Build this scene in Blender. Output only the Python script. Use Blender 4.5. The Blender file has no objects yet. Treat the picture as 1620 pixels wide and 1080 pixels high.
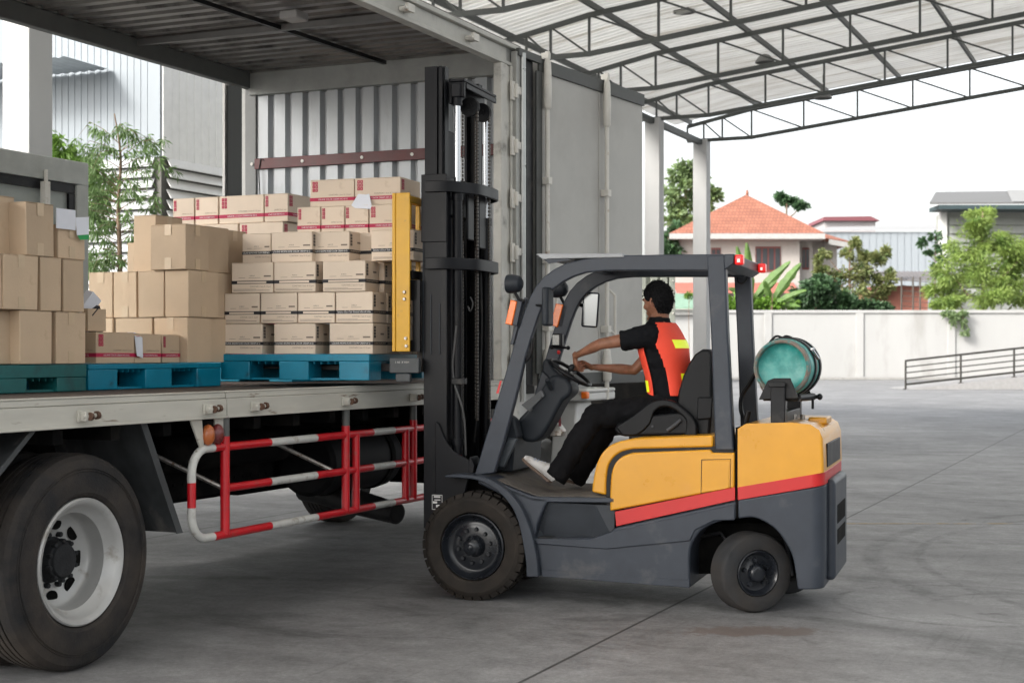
import bpy, bmesh, math, random
from mathutils import Vector, Matrix, noise
from math import radians as R, sin, cos, pi, sqrt
random.seed(11)
S = bpy.context.scene
COL = S.collection
# ---------------- camera, sky, sun, exposure ----------------
CH, FPX = 1.53, 2350.0
cd = bpy.data.cameras.new('camera'); cam = bpy.data.objects.new('camera', cd); COL.objects.link(cam)
cam.location = (0, 0, CH); cam.rotation_euler = (R(90), 0, 0)
cd.sensor_width = 36; cd.lens = FPX/1620*36; cd.shift_y = 20/1620; cd.clip_end = 2000; cd.clip_start = .1
cd.dof.use_dof = True; cd.dof.focus_distance = 9.3; cd.dof.aperture_fstop = 4.5
S.camera = cam
SUN_EL, SUN_AZ = 33, 232          # elevation, direction the light comes from (degrees, compass from +Y clockwise)
W = bpy.data.worlds.new('World'); S.world = W; W.use_nodes = True
nt = W.node_tree; bg = nt.nodes['Background']
sky = nt.nodes.new('ShaderNodeTexSky'); sky.sky_type = 'NISHITA'; sky.sun_disc = False
sky.sun_elevation = R(SUN_EL); sky.sun_rotation = R(SUN_AZ); sky.dust_density = 4; sky.air_density = 1.2
hs = nt.nodes.new('ShaderNodeHueSaturation'); hs.inputs['Saturation'].default_value = .22
nt.links.new(sky.outputs[0], hs.inputs['Color']); nt.links.new(hs.outputs[0], bg.inputs[0])
bg.inputs[1].default_value = .125
sd = bpy.data.lights.new('sun', 'SUN'); sd.energy = 1.5; sd.angle = R(14); sd.color = (1, .96, .9)
so = bpy.data.objects.new('sun', sd); COL.objects.link(so)
az = R(SUN_AZ); el = R(SUN_EL)
dv = Vector((sin(az)*cos(el), cos(az)*cos(el), sin(el)))
so.rotation_euler = dv.to_track_quat('Z', 'Y').to_euler()
S.view_settings.view_transform = 'Standard'; S.view_settings.look = 'None'
S.view_settings.exposure = 1.6; S.view_settings.gamma = 1

# ---------------- helpers ----------------
def MT(name, col, rough=.6, metal=0, var=.12, scale=6, bump=0, bscale=80, col2=None, c2scale=5, c2thr=.6, rand=0,
       coat=0, spec=.5, stretch=(1,1,1), emit=0, transl=0, c2soft=.08, alpha=1):
    m = bpy.data.materials.new(name); m.use_nodes = True; n = m.node_tree; L = n.links
    b = n.nodes['Principled BSDF']; N = n.nodes.new
    tc = N('ShaderNodeTexCoord'); mp = N('ShaderNodeMapping'); mp.inputs['Scale'].default_value = stretch
    L.new(tc.outputs['Object'], mp.inputs[0])
    def nz(sc, det=5):
        t = N('ShaderNodeTexNoise'); t.inputs['Scale'].default_value = sc; t.inputs['Detail'].default_value = det
        t.inputs['Roughness'].default_value = .6; L.new(mp.outputs[0], t.inputs['Vector']); return t
    t = nz(scale)
    mr = N('ShaderNodeMapRange'); mr.inputs[1].default_value = .3; mr.inputs[2].default_value = .7
    mr.inputs[3].default_value = 1-var; mr.inputs[4].default_value = 1+var
    L.new(t.outputs['Fac'], mr.inputs[0])
    mx = N('ShaderNodeMix'); mx.data_type = 'RGBA'; mx.blend_type = 'MULTIPLY'; mx.inputs[0].default_value = 1
    mx.inputs[6].default_value = (*col, 1); L.new(mr.outputs[0], mx.inputs[7]); out = mx.outputs[2]
    if rand:
        oi = N('ShaderNodeObjectInfo'); r2 = N('ShaderNodeMapRange'); r2.inputs[3].default_value = 1-rand; r2.inputs[4].default_value = 1+rand
        L.new(oi.outputs['Random'], r2.inputs[0])
        m2 = N('ShaderNodeMix'); m2.data_type = 'RGBA'; m2.blend_type = 'MULTIPLY'; m2.inputs[0].default_value = 1
        L.new(out, m2.inputs[6]); L.new(r2.outputs[0], m2.inputs[7]); out = m2.outputs[2]
    if col2:
        t2 = nz(c2scale, 8); r3 = N('ShaderNodeMapRange'); r3.inputs[1].default_value = c2thr-c2soft; r3.inputs[2].default_value = c2thr+c2soft
        L.new(t2.outputs['Fac'], r3.inputs[0])
        m3 = N('ShaderNodeMix'); m3.data_type = 'RGBA'; L.new(r3.outputs[0], m3.inputs[0])
        L.new(out, m3.inputs[6]); m3.inputs[7].default_value = (*col2, 1); out = m3.outputs[2]
    L.new(out, b.inputs['Base Color'])
    rr = N('ShaderNodeMapRange'); rr.inputs[3].default_value = max(0, rough-.08); rr.inputs[4].default_value = min(1, rough+.08)
    L.new(t.outputs['Fac'], rr.inputs[0]); L.new(rr.outputs[0], b.inputs['Roughness'])
    b.inputs['Metallic'].default_value = metal; b.inputs['Specular IOR Level'].default_value = spec
    b.inputs['Coat Weight'].default_value = coat; b.inputs['Coat Roughness'].default_value = .15
    if emit: b.inputs['Emission Color'].default_value = (*col, 1); b.inputs['Emission Strength'].default_value = emit
    if bump:
        t4 = nz(bscale, 4); bp = N('ShaderNodeBump'); bp.inputs['Strength'].default_value = bump; bp.inputs['Distance'].default_value = .01
        L.new(t4.outputs['Fac'], bp.inputs['Height']); L.new(bp.outputs[0], b.inputs['Normal'])
    if transl:
        tr = N('ShaderNodeBsdfTranslucent'); L.new(out, tr.inputs[0]); ms = N('ShaderNodeMixShader'); ms.inputs[0].default_value = transl
        L.new(b.outputs[0], ms.inputs[1]); L.new(tr.outputs[0], ms.inputs[2]); L.new(ms.outputs[0], n.nodes['Material Output'].inputs[0])
    return m

SPLIT = {'adjuster_lever':.005,'tape':.002,'latch_pin':.005,'foot':.004,'vent_hole':.004,'wheel_nut':.002,'lift_chain':.03,'bolt':.004,'vent_slot':.004,'rivet':.004,'post':.02,'tank_strap':.01,'support':.01,'equipment_box':.01,'mast_crossmember':.01,'chain_cover':.01,'rod_sleeve':.05,'hinge_bolt':.01,'bracket_post':.003,'cradle_plate':.003,'guide_strip':.01,'lamp_bracket':.01,'carriage':.01,'roof_lug':.01,'seal':.01,'door_edge':.01,'fence_post':.02,'axle':.02,'runner':.01,'window_frame':.01,'column':.01,'hose':.01,'wing_mirror':.01,'steer_axle_fill':.01,'loose_strap':.005,'swivel_arm':.02,'collar_handle':.01,'control_lever':.02,'chassis_frame':.01}
class MB:
    def __init__(s): s.v = []; s.f = []; s.m = []; s.cur = 0
    def add(s, vs, fs, M=None):
        o = len(s.v)
        s.v += [tuple((M @ Vector(p)) if M else p) for p in vs]
        s.f += [tuple(i+o for i in f) for f in fs]; s.m += [s.cur]*len(fs); return s
    def box(s, x0, x1, y0, y1, z0, z1, M=None):
        if x1 < x0: x0, x1 = x1, x0
        if y1 < y0: y0, y1 = y1, y0
        if z1 < z0: z0, z1 = z1, z0
        return s.add([(x0,y0,z0),(x1,y0,z0),(x1,y1,z0),(x0,y1,z0),(x0,y0,z1),(x1,y0,z1),(x1,y1,z1),(x0,y1,z1)],
              [(3,2,1,0),(4,5,6,7),(0,1,5,4),(1,2,6,5),(2,3,7,6),(3,0,4,7)], M)
    def prism(s, pts, y0, y1, M=None, y0b=None):
        "pts: list of (x,z); extruded from y0 to y1"
        a = sum(pts[i][0]*pts[(i+1)%len(pts)][1]-pts[(i+1)%len(pts)][0]*pts[i][1] for i in range(len(pts)))
        if a < 0: pts = pts[::-1]
        n = len(pts)
        v = [(x, y0, z) for x, z in pts]+[(x, y1, z) for x, z in pts]
        f = [tuple(range(n)), tuple(range(2*n-1, n-1, -1))]+[(i, i+n, (i+1)%n+n, (i+1)%n) for i in range(n)]
        return s.add(v, f, M)
    def strip(s, outer, inner, y0, y1):
        "band between two open polylines (x,z) of equal length, extruded in y"
        n = len(outer)
        v = [(x,y0,z) for x,z in outer]+[(x,y0,z) for x,z in inner]+[(x,y1,z) for x,z in outer]+[(x,y1,z) for x,z in inner]
        f = []
        for i in range(n-1):
            f += [(i,i+1,n+i+1,n+i),(2*n+i,3*n+i,3*n+i+1,2*n+i+1),(i,2*n+i,2*n+i+1,i+1),(n+i,n+i+1,3*n+i+1,3*n+i)]
        f += [(0,n,3*n,2*n),(n-1,3*n-1,4*n-1,2*n-1)]
        return s.add(v, f)
    def tube(s, pts, r, seg=10, M=None, caps=True, closed=False, rb=None, up=None):
        pts = [Vector(p) for p in pts]; n = len(pts)
        rs = r if isinstance(r, (list, tuple)) else [r]*n
        rbs = rb if isinstance(rb, (list, tuple)) else ([rb]*n if rb else rs)
        V = []; prev = None
        for i, p in enumerate(pts):
            if closed: d = pts[(i+1)%n]-pts[i-1]
            else: d = (pts[min(i+1,n-1)]-pts[max(i-1,0)])
            d.normalize()
            if up is not None: u = Vector(up)
            else: u = prev if prev is not None else (Vector((0,0,1)) if abs(d.z) < .9 else Vector((1,0,0)))
            u = (u-d*u.dot(d)).normalized(); prev = u; w = d.cross(u)
            for k in range(seg):
                a = 2*pi*k/seg; V.append(tuple(p+u*(cos(a)*rbs[i])+w*(sin(a)*rs[i])))
        F = []
        for i in range(n if closed else n-1):
            j = (i+1)%n
            for k in range(seg):
                k2 = (k+1)%seg; F.append((i*seg+k, i*seg+k2, j*seg+k2, j*seg+k))
        if caps and not closed: F += [tuple(range(seg-1,-1,-1)), tuple((n-1)*seg+k for k in range(seg))]
        return s.add(V, F, M)
    def cyl(s, p0, p1, r, seg=16, M=None): return s.tube([p0, p1], r, seg, M)
    def bar(s, p0, p1, w, h, up=(0,0,1)):
        "rectangular bar"
        p0 = Vector(p0); p1 = Vector(p1); d = (p1-p0).normalized(); u = Vector(up); u = (u-d*u.dot(d)).normalized(); q = d.cross(u)
        V = []
        for p in (p0, p1):
            for a, b in ((-1,-1),(1,-1),(1,1),(-1,1)): V.append(tuple(p+q*(a*w/2)+u*(b*h/2)))
        return s.add(V, [(0,1,2,3),(7,6,5,4),(0,4,5,1),(1,5,6,2),(2,6,7,3),(3,7,4,0)])
    def lathe(s, prof, seg=48, M=None, closed=False):
        "prof: (y, r); axis y"
        n = len(prof); V = []
        for k in range(seg):
            a = 2*pi*k/seg
            for y, r in prof: V.append((cos(a)*r, y, sin(a)*r))
        F = []
        for k in range(seg):
            k2 = (k+1)%seg
            for i in range(n if closed else n-1):
                j = (i+1)%n; F.append((k*n+i, k2*n+i, k2*n+j, k*n+j))
        return s.add(V, F, M)
    def ell(s, c, rad, seg=16, ring=10, M=None):
        V = []; F = []
        for i in range(ring+1):
            t = pi*i/ring
            for k in range(seg):
                a = 2*pi*k/seg; V.append((c[0]+rad[0]*sin(t)*cos(a), c[1]+rad[1]*sin(t)*sin(a), c[2]+rad[2]*cos(t)))
        for i in range(ring):
            for k in range(seg):
                k2 = (k+1)%seg; F.append((i*seg+k, (i+1)*seg+k, (i+1)*seg+k2, i*seg+k2))
        return s.add(V, F, M)
    def join(s, me, M=None):
        s.add([tuple(v.co) for v in me.vertices], [tuple(p.vertices) for p in me.polygons], M); return s
    def clusters(s, gap=.006):
        n = len(s.v); par = list(range(n))
        def fd(a):
            while par[a] != a: par[a] = par[par[a]]; a = par[a]
            return a
        for f in s.f:
            for q in f[1:]:
                a, b = fd(f[0]), fd(q)
                if a != b: par[a] = b
        isl = {}
        for i in range(n): isl.setdefault(fd(i), []).append(i)
        bb = []
        for k, ix in isl.items():
            P = [s.v[i] for i in ix]; bb.append([[min(p[c] for p in P)-gap/2 for c in range(3)], [max(p[c] for p in P)+gap/2 for c in range(3)], {k}])
        ch = True
        while ch:
            ch = False; out = []
            for b in bb:
                for o in out:
                    if all(b[0][c] <= o[1][c] and o[0][c] <= b[1][c] for c in range(3)):
                        o[0] = [min(x, y) for x, y in zip(o[0], b[0])]; o[1] = [max(x, y) for x, y in zip(o[1], b[1])]; o[2] |= b[2]; ch = True; break
                else: out.append(b)
            bb = out
        res = []
        for b in bb:
            m = MB(); mp = {}
            for f, mi in zip(s.f, s.m):
                if fd(f[0]) in b[2]:
                    for i in f:
                        if i not in mp: mp[i] = len(m.v); m.v.append(s.v[i])
                    m.f.append(tuple(mp[i] for i in f)); m.m.append(mi)
            if m.f: res.append(m)
        return res
    def build(s, name, mats, parent=None, bevel=0, bseg=2, smooth=40, loc=None, rot=None, fix=True):
        if name in SPLIT:
            cl = s.clusters(SPLIT[name])
            if len(cl) > 1:
                for c in cl: o = c.build_one(name, mats, parent, bevel, bseg, smooth, loc, rot, fix)
                return o
        return s.build_one(name, mats, parent, bevel, bseg, smooth, loc, rot, fix)
    def build_one(s, name, mats, parent=None, bevel=0, bseg=2, smooth=40, loc=None, rot=None, fix=True):
        me = bpy.data.meshes.new(name); me.from_pydata(s.v, [], s.f)
        if not isinstance(mats, (list, tuple)): mats = [mats]
        for m in mats: me.materials.append(m)
        me.polygons.foreach_set('material_index', s.m)
        bm = bmesh.new(); bm.from_mesh(me)
        bmesh.ops.remove_doubles(bm, verts=bm.verts, dist=1e-5)
        if fix: bmesh.ops.recalc_face_normals(bm, faces=bm.faces)
        bm.to_mesh(me); bm.free()
        if smooth:
            me.polygons.foreach_set('use_smooth', [True]*len(me.polygons)); me.set_sharp_from_angle(angle=R(smooth))
        o = bpy.data.objects.new(name, me); COL.objects.link(o); o.parent = parent
        if loc: o.location = loc
        if rot: o.rotation_euler = rot
        if bevel:
            b = o.modifiers.new('bevel', 'BEVEL'); b.width = bevel; b.segments = bseg; b.limit_method = 'ANGLE'; b.angle_limit = R(35)
            b.harden_normals = False
        return o

def thing(name, label, cat, loc=(0,0,0), rotz=0, group=None):
    o = bpy.data.objects.new(name, None); COL.objects.link(o); o.location = loc; o.rotation_euler = (0,0,rotz)
    o.empty_display_size = .2; o['label'] = label; o['category'] = cat
    if group: o['group'] = group
    return o
def tag(o, label, cat, group=None):
    o['label'] = label; o['category'] = cat
    if group: o['group'] = group
    return o
def struct(o, kind='structure'): o['kind'] = kind; return o

class Fr:
    "a frame on the ground, turned by ang; x(px,y) gives the local x where the photo's column px meets the local plane y"
    def __init__(s, ox, oy, ang):
        s.ox, s.oy, s.a = ox, oy, R(ang); s.r = (cos(s.a), sin(s.a)); s.f = (-sin(s.a), cos(s.a))
    def x(s, px, y=0):
        t = (px-810)/FPX
        return (t*(s.oy+y*s.f[1])-s.ox-y*s.f[0])/(s.r[0]-t*s.r[1])
    def d(s, x, y): return s.oy+x*s.r[1]+y*s.f[1]
    def z(s, py, x, y): return CH-(py-560)*s.d(x, y)/FPX
    def xz(s, px, py, y=0): x = s.x(px, y); return (x, s.z(py, x, y))
    def P(s, px, py, y=0): x, z = s.xz(px, py, y); return Vector((x, y, z))
    def L(s, pts, y=0): return [s.xz(a, b, y) for a, b in pts]
    def w(s, x, y, z=0): return Vector((s.ox+x*s.r[0]+y*s.f[0], s.oy+x*s.r[1]+y*s.f[1], z))
    def loc(s, X, Y): dx, dy = X-s.ox, Y-s.oy; return (dx*s.r[0]+dy*s.r[1], dx*s.f[0]+dy*s.f[1])
def at(px, py, Z): return Vector(((px-810)/FPX*Z, Z, CH-(py-560)*Z/FPX))

T = Fr(-2.07, 7.19, 66)       # truck: x along the truck to its cab, y across, near side at 0
K = Fr(-.235, 9.22, -18)      # forklift: x to its rear, y across, near side at 0, front axle at x=0
G = Fr(4.47, 35, 66)          # canopy

_fonts = {}
def text_mb(mb, txt, size, M, width=None):
    cu = bpy.data.curves.new('t', 'FONT'); cu.body = txt; cu.size = size; cu.resolution_u = 2; cu.align_x = 'CENTER'; cu.align_y = 'CENTER'
    o = bpy.data.objects.new('t', cu); COL.objects.link(o)
    dg = bpy.context.evaluated_depsgraph_get(); me = bpy.data.meshes.new_from_object(o.evaluated_get(dg))
    if width and len(me.vertices):
        xs = [v.co.x for v in me.vertices]; w = max(xs)-min(xs); k = width/w; M = M @ Matrix.Diagonal((k, 1, 1, 1))
    mb.join(me, M); bpy.data.objects.remove(o); bpy.data.curves.remove(cu); bpy.data.meshes.remove(me)

# ---------------- materials ----------------
m_dark = MT('forklift_dark', (.038,.045,.058), .4, spec=.3, var=.12, col2=(.09,.09,.092), c2thr=.66, c2scale=3, bump=.05)
m_darkpl = MT('dark_plastic', (.016,.02,.026), .5, spec=.3, var=.15, bump=.15, bscale=200)
m_black = MT('black_paint', (.007,.0075,.009), .4, spec=.25, var=.3, col2=(.035,.033,.03), c2thr=.62, c2scale=7)
m_mast = MT('mast_black', (.006,.0065,.0085), .42, spec=.22, var=.25, col2=(.022,.021,.02), c2thr=.66, c2scale=9, stretch=(1,1,.3))
m_yel = MT('forklift_yellow', (.62,.285,.010), .3, var=.05, coat=.25, col2=(.62,.28,.04), c2thr=.7, c2scale=2.5)
m_yel2 = MT('backrest_yellow', (.62,.33,.014), .42, var=.08, col2=(.3,.18,.05), c2thr=.72, c2scale=14)
m_red = MT('stripe_red', (.50,.008,.008), .42, var=.05, coat=.15)
m_tyreR = MT('smooth_tyre', (.03,.031,.033), .8, spec=.2, var=.25, scale=12, col2=(.045,.04,.036), c2thr=.55, c2scale=4, c2soft=.15, bump=.15)
m_tyre = MT('tyre_rubber', (.022,.020,.0185), .8, spec=.15, var=.3, scale=14, col2=(.042,.035,.029), c2thr=.52, c2scale=5, c2soft=.2, bump=.2)
m_tyreT = MT('truck_tyre', (.016,.0165,.018), .72, spec=.25, var=.3, scale=10, col2=(.052,.043,.036), c2thr=.52, c2scale=3.5, bump=.3, c2soft=.15)
m_rimd = MT('dark_rim', (.012,.014,.018), .28, spec=.35, var=.2, coat=.3)
m_rims = MT('silver_rim', (.42,.42,.41), .38, metal=.25, var=.08, col2=(.25,.23,.2), c2thr=.66, c2scale=9)
m_hub = MT('hub_grime', (.022,.023,.025), .7, spec=.2, var=.3, scale=20, bump=.3)
m_chrome = MT('chrome', (.50,.51,.53), .22, metal=1, var=.02)
m_steel = MT('bare_steel', (.42,.40,.37), .4, metal=.8, var=.2, col2=(.16,.09,.05), c2thr=.6, c2scale=30)
m_seat = MT('seat_vinyl', (.0055,.0062,.0075), .36, spec=.2, var=.15, bump=.25, bscale=260)
m_amber = MT('amber_lens', (.85,.17,.01), .2, var=.1, scale=60, coat=.6)
m_redl = MT('red_lens', (.6,.01,.01), .2, var=.1, coat=.4, emit=.25)
m_white = MT('lit_red_core', (.9,.45,.4), .2, emit=.6)
m_mirror = MT('mirror_glass', (.33,.35,.36), .03, metal=1, var=0)
m_paper = MT('white_paper', (.72,.74,.8), .7, var=.03)
m_green = MT('green_print', (.02,.3,.08), .6)
m_rail = MT('cream_rail', (.50,.485,.43), .5, var=.1, col2=(.16,.11,.07), c2thr=.66, c2scale=9, stretch=(.35,1,2.2), c2soft=.03)
m_beam = MT('grey_green_beam', (.50,.49,.45), .5, var=.1, col2=(.2,.19,.17), c2thr=.66, c2scale=5)
m_dbeam = MT('grey_beam', (.10,.105,.10), .5, var=.15)
m_wallc = MT('box_wall_grey', (.41,.43,.445), .42, metal=.1, var=.07, col2=(.24,.24,.24), c2thr=.66, c2scale=4, stretch=(1,1,.25))
m_roofc = MT('box_roof_metal', (.20,.185,.175), .34, metal=.6, var=.25, scale=3, col2=(.07,.065,.062), c2thr=.6, c2scale=4)
m_maroon = MT('maroon_strip', (.085,.012,.012), .5, var=.2, stretch=(1,1,1))
m_door = MT('door_panel', (.43,.425,.40), .5, var=.05, scale=2, col2=(.36,.35,.33), c2thr=.6, c2scale=1.5, c2soft=.15)
m_doorf = MT('door_frame', (.06,.063,.06), .5, var=.15)
m_rod = MT('cream_rod', (.62,.6,.55), .42, var=.06, col2=(.3,.18,.1), c2thr=.7, c2scale=12)
m_under = MT('underbody', (.004,.004,.004), .85, spec=.08, var=.35, col2=(.012,.011,.01), c2thr=.55)
m_flap = MT('mudguard', (.06,.064,.067), .55, var=.35, spec=.25, col2=(.19,.18,.17), c2thr=.62, c2scale=4, stretch=(1,1,.4))
m_gred = MT('guard_red', (.55,.010,.018), .32, var=.12, coat=.3, col2=(.4,.05,.04), c2thr=.66, c2scale=18)
m_gwhite = MT('guard_white', (.55,.55,.52), .42, var=.12, col2=(.3,.26,.22), c2thr=.64, c2scale=14)
m_deck = MT('deck_wood', (.06,.045,.036), .7, var=.3, stretch=(.3,3,1), scale=10)
m_card = MT('cardboard', (.53,.40,.275), .75, var=.07, scale=3, rand=.12, col2=(.43,.31,.20), c2thr=.7, c2scale=6, bump=.12, bscale=90, stretch=(1,1,1))
m_cardl = MT('pale_cardboard', (.67,.555,.44), .75, var=.05, scale=3, rand=.08, col2=(.52,.40,.29), c2thr=.7, c2scale=7, bump=.12, bscale=90)
m_cardd = MT('dark_seam', (.12,.07,.04), .8)
m_tape = MT('carton_tape', (.55,.42,.28), .35, var=.08)
m_bprint = MT('black_print', (.012,.011,.014), .6)
m_rprint = MT('crimson_print', (.42,.01,.06), .6)
m_wprint = MT('pale_print', (.75,.70,.62), .6)
m_gprint = MT('grey_print', (.17,.13,.10), .6)
m_pblue = MT('blue_pallet', (.0,.19,.30), .38, var=.12, col2=(.01,.09,.14), c2thr=.66, c2scale=8)
m_pgreen = MT('green_pallet', (.006,.105,.105), .45, var=.18, col2=(.01,.06,.06), c2thr=.6, c2scale=8)
m_skin = MT('skin', (.25,.115,.068), .48, var=.22, scale=22, spec=.35, col2=(.32,.14,.09), c2thr=.58, c2scale=9, bump=.12, bscale=220)
m_hair = MT('black_hair', (.004,.004,.005), .6, spec=.2, var=.4, scale=60, bump=1, bscale=120)
m_shirt = MT('black_shirt', (.008,.0085,.010), .9, spec=.1, var=.2, bump=.2, bscale=40)
m_trous = MT('black_trousers', (.0075,.0075,.0085), .9, spec=.1, var=.2, bump=.2, bscale=40)
m_vest = MT('orange_vest', (.88,.075,.035), .7, var=.05, bump=.1, bscale=300)
m_refl = MT('yellow_tape', (.80,.88,.02), .4, var=.08, emit=.1)  # small glow put into the tape to brighten it
m_shoe = MT('white_canvas', (.5,.49,.48), .7, var=.1, col2=(.28,.25,.22), c2thr=.62, c2scale=14)
m_sole = MT('shoe_sole', (.12,.08,.06), .7)
m_gas = MT('teal_cylinder', (.03,.29,.26), .35, var=.3, scale=7, col2=(.14,.42,.38), c2thr=.56, c2scale=11, c2soft=.12, bump=.1)
m_gasr = MT('worn_ring', (.20,.155,.125), .6, var=.3, scale=18, col2=(.04,.2,.19), c2thr=.55, c2scale=20)
m_conc = MT('column_white', (.44,.44,.435), .7, var=.04, scale=2)
m_truss = MT('truss_paint', (.05,.056,.053), .5, var=.15)
# ---------------- ground ----------------
def ground():
    mb = MB(); mb.add([(-400,-60,0),(400,-60,0),(400,900,0),(-400,900,0)], [(0,1,2,3)])
    m = bpy.data.materials.new('yard_concrete'); m.use_nodes = True; n = m.node_tree; L = n.links; N = n.nodes.new; b = n.nodes['Principled BSDF']
    tc = N('ShaderNodeTexCoord')
    mp = N('ShaderNodeMapping'); mp.vector_type = 'TEXTURE'; mp.inputs['Location'].default_value = (-2.07,7.19,0); mp.inputs['Rotation'].default_value = (0,0,R(66))
    L.new(tc.outputs['Object'], mp.inputs[0])
    def nz(sc, det, stretch=(1,1,1), rough=.6, dist=0):
        q = N('ShaderNodeMapping'); q.inputs['Scale'].default_value = stretch; L.new(mp.outputs[0], q.inputs[0])
        t = N('ShaderNodeTexNoise'); t.inputs['Scale'].default_value = sc; t.inputs['Detail'].default_value = det; t.inputs['Roughness'].default_value = rough
        t.inputs['Distortion'].default_value = dist
        L.new(q.outputs[0], t.inputs['Vector']); return t.outputs['Fac']
    def ramp(x, a, c, lo, hi):
        r = N('ShaderNodeMapRange'); r.inputs[1].default_value = a; r.inputs[2].default_value = c; r.inputs[3].default_value = lo; r.inputs[4].default_value = hi
        L.new(x, r.inputs[0]); return r.outputs[0]
    def mul(x, y):
        q = N('ShaderNodeMath'); q.operation = 'MULTIPLY'; L.new(x, q.inputs[0]); L.new(y, q.inputs[1]); return q.outputs[0]
    f = ramp(nz(.35, 6), .32, .68, .80, 1.20)
    f = mul(f, ramp(nz(1.6, 9, (1.1,.7,1), .68, .5), .32, .7, .70, 1.25))
    f = mul(f, ramp(nz(7, 9, (1,.8,1), .75), .3, .7, .74, 1.26))
    f = mul(f, ramp(nz(38, 6, (1,1,1), .7), .32, .68, .82, 1.18))
    f = mul(f, ramp(nz(160, 3), .3, .7, .78, 1.22))
    f = mul(f, ramp(nz(.9, 9, (1.3,.6,1), .72, 1.2), .55, .66, 1, .66))      # worn dark blotches
    f = mul(f, ramp(nz(2.6, 8, (.22,5,1), .65, .5), .60, .72, 1, .74))       # drag marks
    f = mul(f, ramp(nz(3.1, 8, (5,.3,1), .65, .6), .64, .72, 1, .8))
    for (ax, ay, rad, wd) in ((7.2,10.2,4.6,.09),(7.2,10.2,4.25,.05),(-2.4,4.0,6.2,.10),(4.6,17.5,5.5,.12),(3.1,8.95,.55,.035),(2.75,9.1,.75,.03)):
        q = N('ShaderNodeMapping'); q.vector_type = 'TEXTURE'; q.inputs['Location'].default_value = (ax,ay,0); L.new(tc.outputs['Object'], q.inputs[0])
        ln = N('ShaderNodeVectorMath'); ln.operation = 'LENGTH'; L.new(q.outputs[0], ln.inputs[0])
        d1 = N('ShaderNodeMath'); d1.operation = 'SUBTRACT'; d1.inputs[1].default_value = rad; L.new(ln.outputs['Value'], d1.inputs[0])
        d2 = N('ShaderNodeMath'); d2.operation = 'ABSOLUTE'; L.new(d1.outputs[0], d2.inputs[0])
        n3 = nz(5, 7, (1,1,1), .7); g1 = ramp(n3, .38, .62, 0, .38)
        g2 = ramp(d2.outputs[0], wd*.5, wd, 1, 0); g3 = mul(g1, g2)
        g4 = N('ShaderNodeMath'); g4.operation = 'SUBTRACT'; g4.inputs[0].default_value = 1; L.new(g3, g4.inputs[1]); f = mul(f, g4.outputs[0])
    sep = N('ShaderNodeSeparateXYZ'); L.new(mp.outputs[0], sep.inputs[0])
    def joint(o, off, per, w):
        a = N('ShaderNodeMath'); a.operation = 'ADD'; a.inputs[1].default_value = off+1000*per; L.new(o, a.inputs[0])
        c = N('ShaderNodeMath'); c.operation = 'MODULO'; c.inputs[1].default_value = per; L.new(a.outputs[0], c.inputs[0])
        d = N('ShaderNodeMath'); d.operation = 'SUBTRACT'; d.inputs[1].default_value = per/2; L.new(c.outputs[0], d.inputs[0])
        e = N('ShaderNodeMath'); e.operation = 'ABSOLUTE'; L.new(d.outputs[0], e.inputs[0])
        g = N('ShaderNodeMapRange'); g.inputs[1].default_value = w; g.inputs[2].default_value = w*2.2; g.inputs[3].default_value = .22; g.inputs[4].default_value = 1
        L.new(e.outputs[0], g.inputs[0]); return g.outputs[0]
    f = mul(f, joint(sep.outputs[1], 2.03+2.5, 5, .006))
    # rusty water stain
    sp = (at(1200, 1000, 1).x*0+ 0, 0)
    mx = N('ShaderNodeMix'); mx.data_type = 'RGBA'; mx.blend_type = 'MULTIPLY'; mx.inputs[0].default_value = 1
    mx.inputs[6].default_value = (.198,.197,.198,1); L.new(f, mx.inputs[7])
    out = mx.outputs[2]
    for (px, py, rx, ry, colr, thr) in ((1190,998,.42,.16,(.13,.10,.085,1),.5),(1560,970,.09,.03,(.06,.06,.065,1),.5),(985,972,.12,.04,(.13,.13,.13,1),.5),
                                   (1500,962,.3,.25,(.2,.2,.2,1),.62)):
        Z = FPX*CH/(py-560); X = (px-810)/FPX*Z
        q = N('ShaderNodeMapping'); q.vector_type = 'TEXTURE'; q.inputs['Location'].default_value = (X,Z,0); q.inputs['Scale'].default_value = (rx,ry,1); L.new(tc.outputs['Object'], q.inputs[0])
        ln = N('ShaderNodeVectorMath'); ln.operation = 'LENGTH'; L.new(q.outputs[0], ln.inputs[0])
        nn = nz(7, 6, (1,1,1), .65)
        ad = N('ShaderNodeMath'); ad.operation = 'MULTIPLY_ADD'; ad.inputs[1].default_value = 2.2; ad.inputs[2].default_value = -1.1; L.new(nn, ad.inputs[0])
        a2 = N('ShaderNodeMath'); a2.operation = 'ADD'; L.new(ln.outputs['Value'], a2.inputs[0]); L.new(ad.outputs[0], a2.inputs[1])
        rr = ramp(a2.outputs[0], .75, 1.0, .72, 0)
        m2 = N('ShaderNodeMix'); m2.data_type = 'RGBA'; L.new(rr, m2.inputs[0]); L.new(out, m2.inputs[6]); m2.inputs[7].default_value = colr; out = m2.outputs[2]
    L.new(out, b.inputs['Base Color']); b.inputs['Roughness'].default_value = .62
    bp = N('ShaderNodeBump'); bp.inputs['Strength'].default_value = .25; bp.inputs['Distance'].default_value = .006; L.new(nz(60, 6), bp.inputs['Height']); L.new(bp.outputs[0], b.inputs['Normal'])
    struct(mb.build('ground', m, smooth=0))
ground()
# faint yellow bay line
m_yline = MT('faded_yellow', (.36,.27,.14), .7, var=.3, col2=(.27,.27,.27), c2thr=.5, c2scale=6)
Z0 = FPX*CH/(828-560)
mb = MB(); mb.box(2.2, 30, Z0-.02, Z0+.02, .0, .004); struct(mb.build('yard_marking', m_yline, smooth=0))

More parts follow.
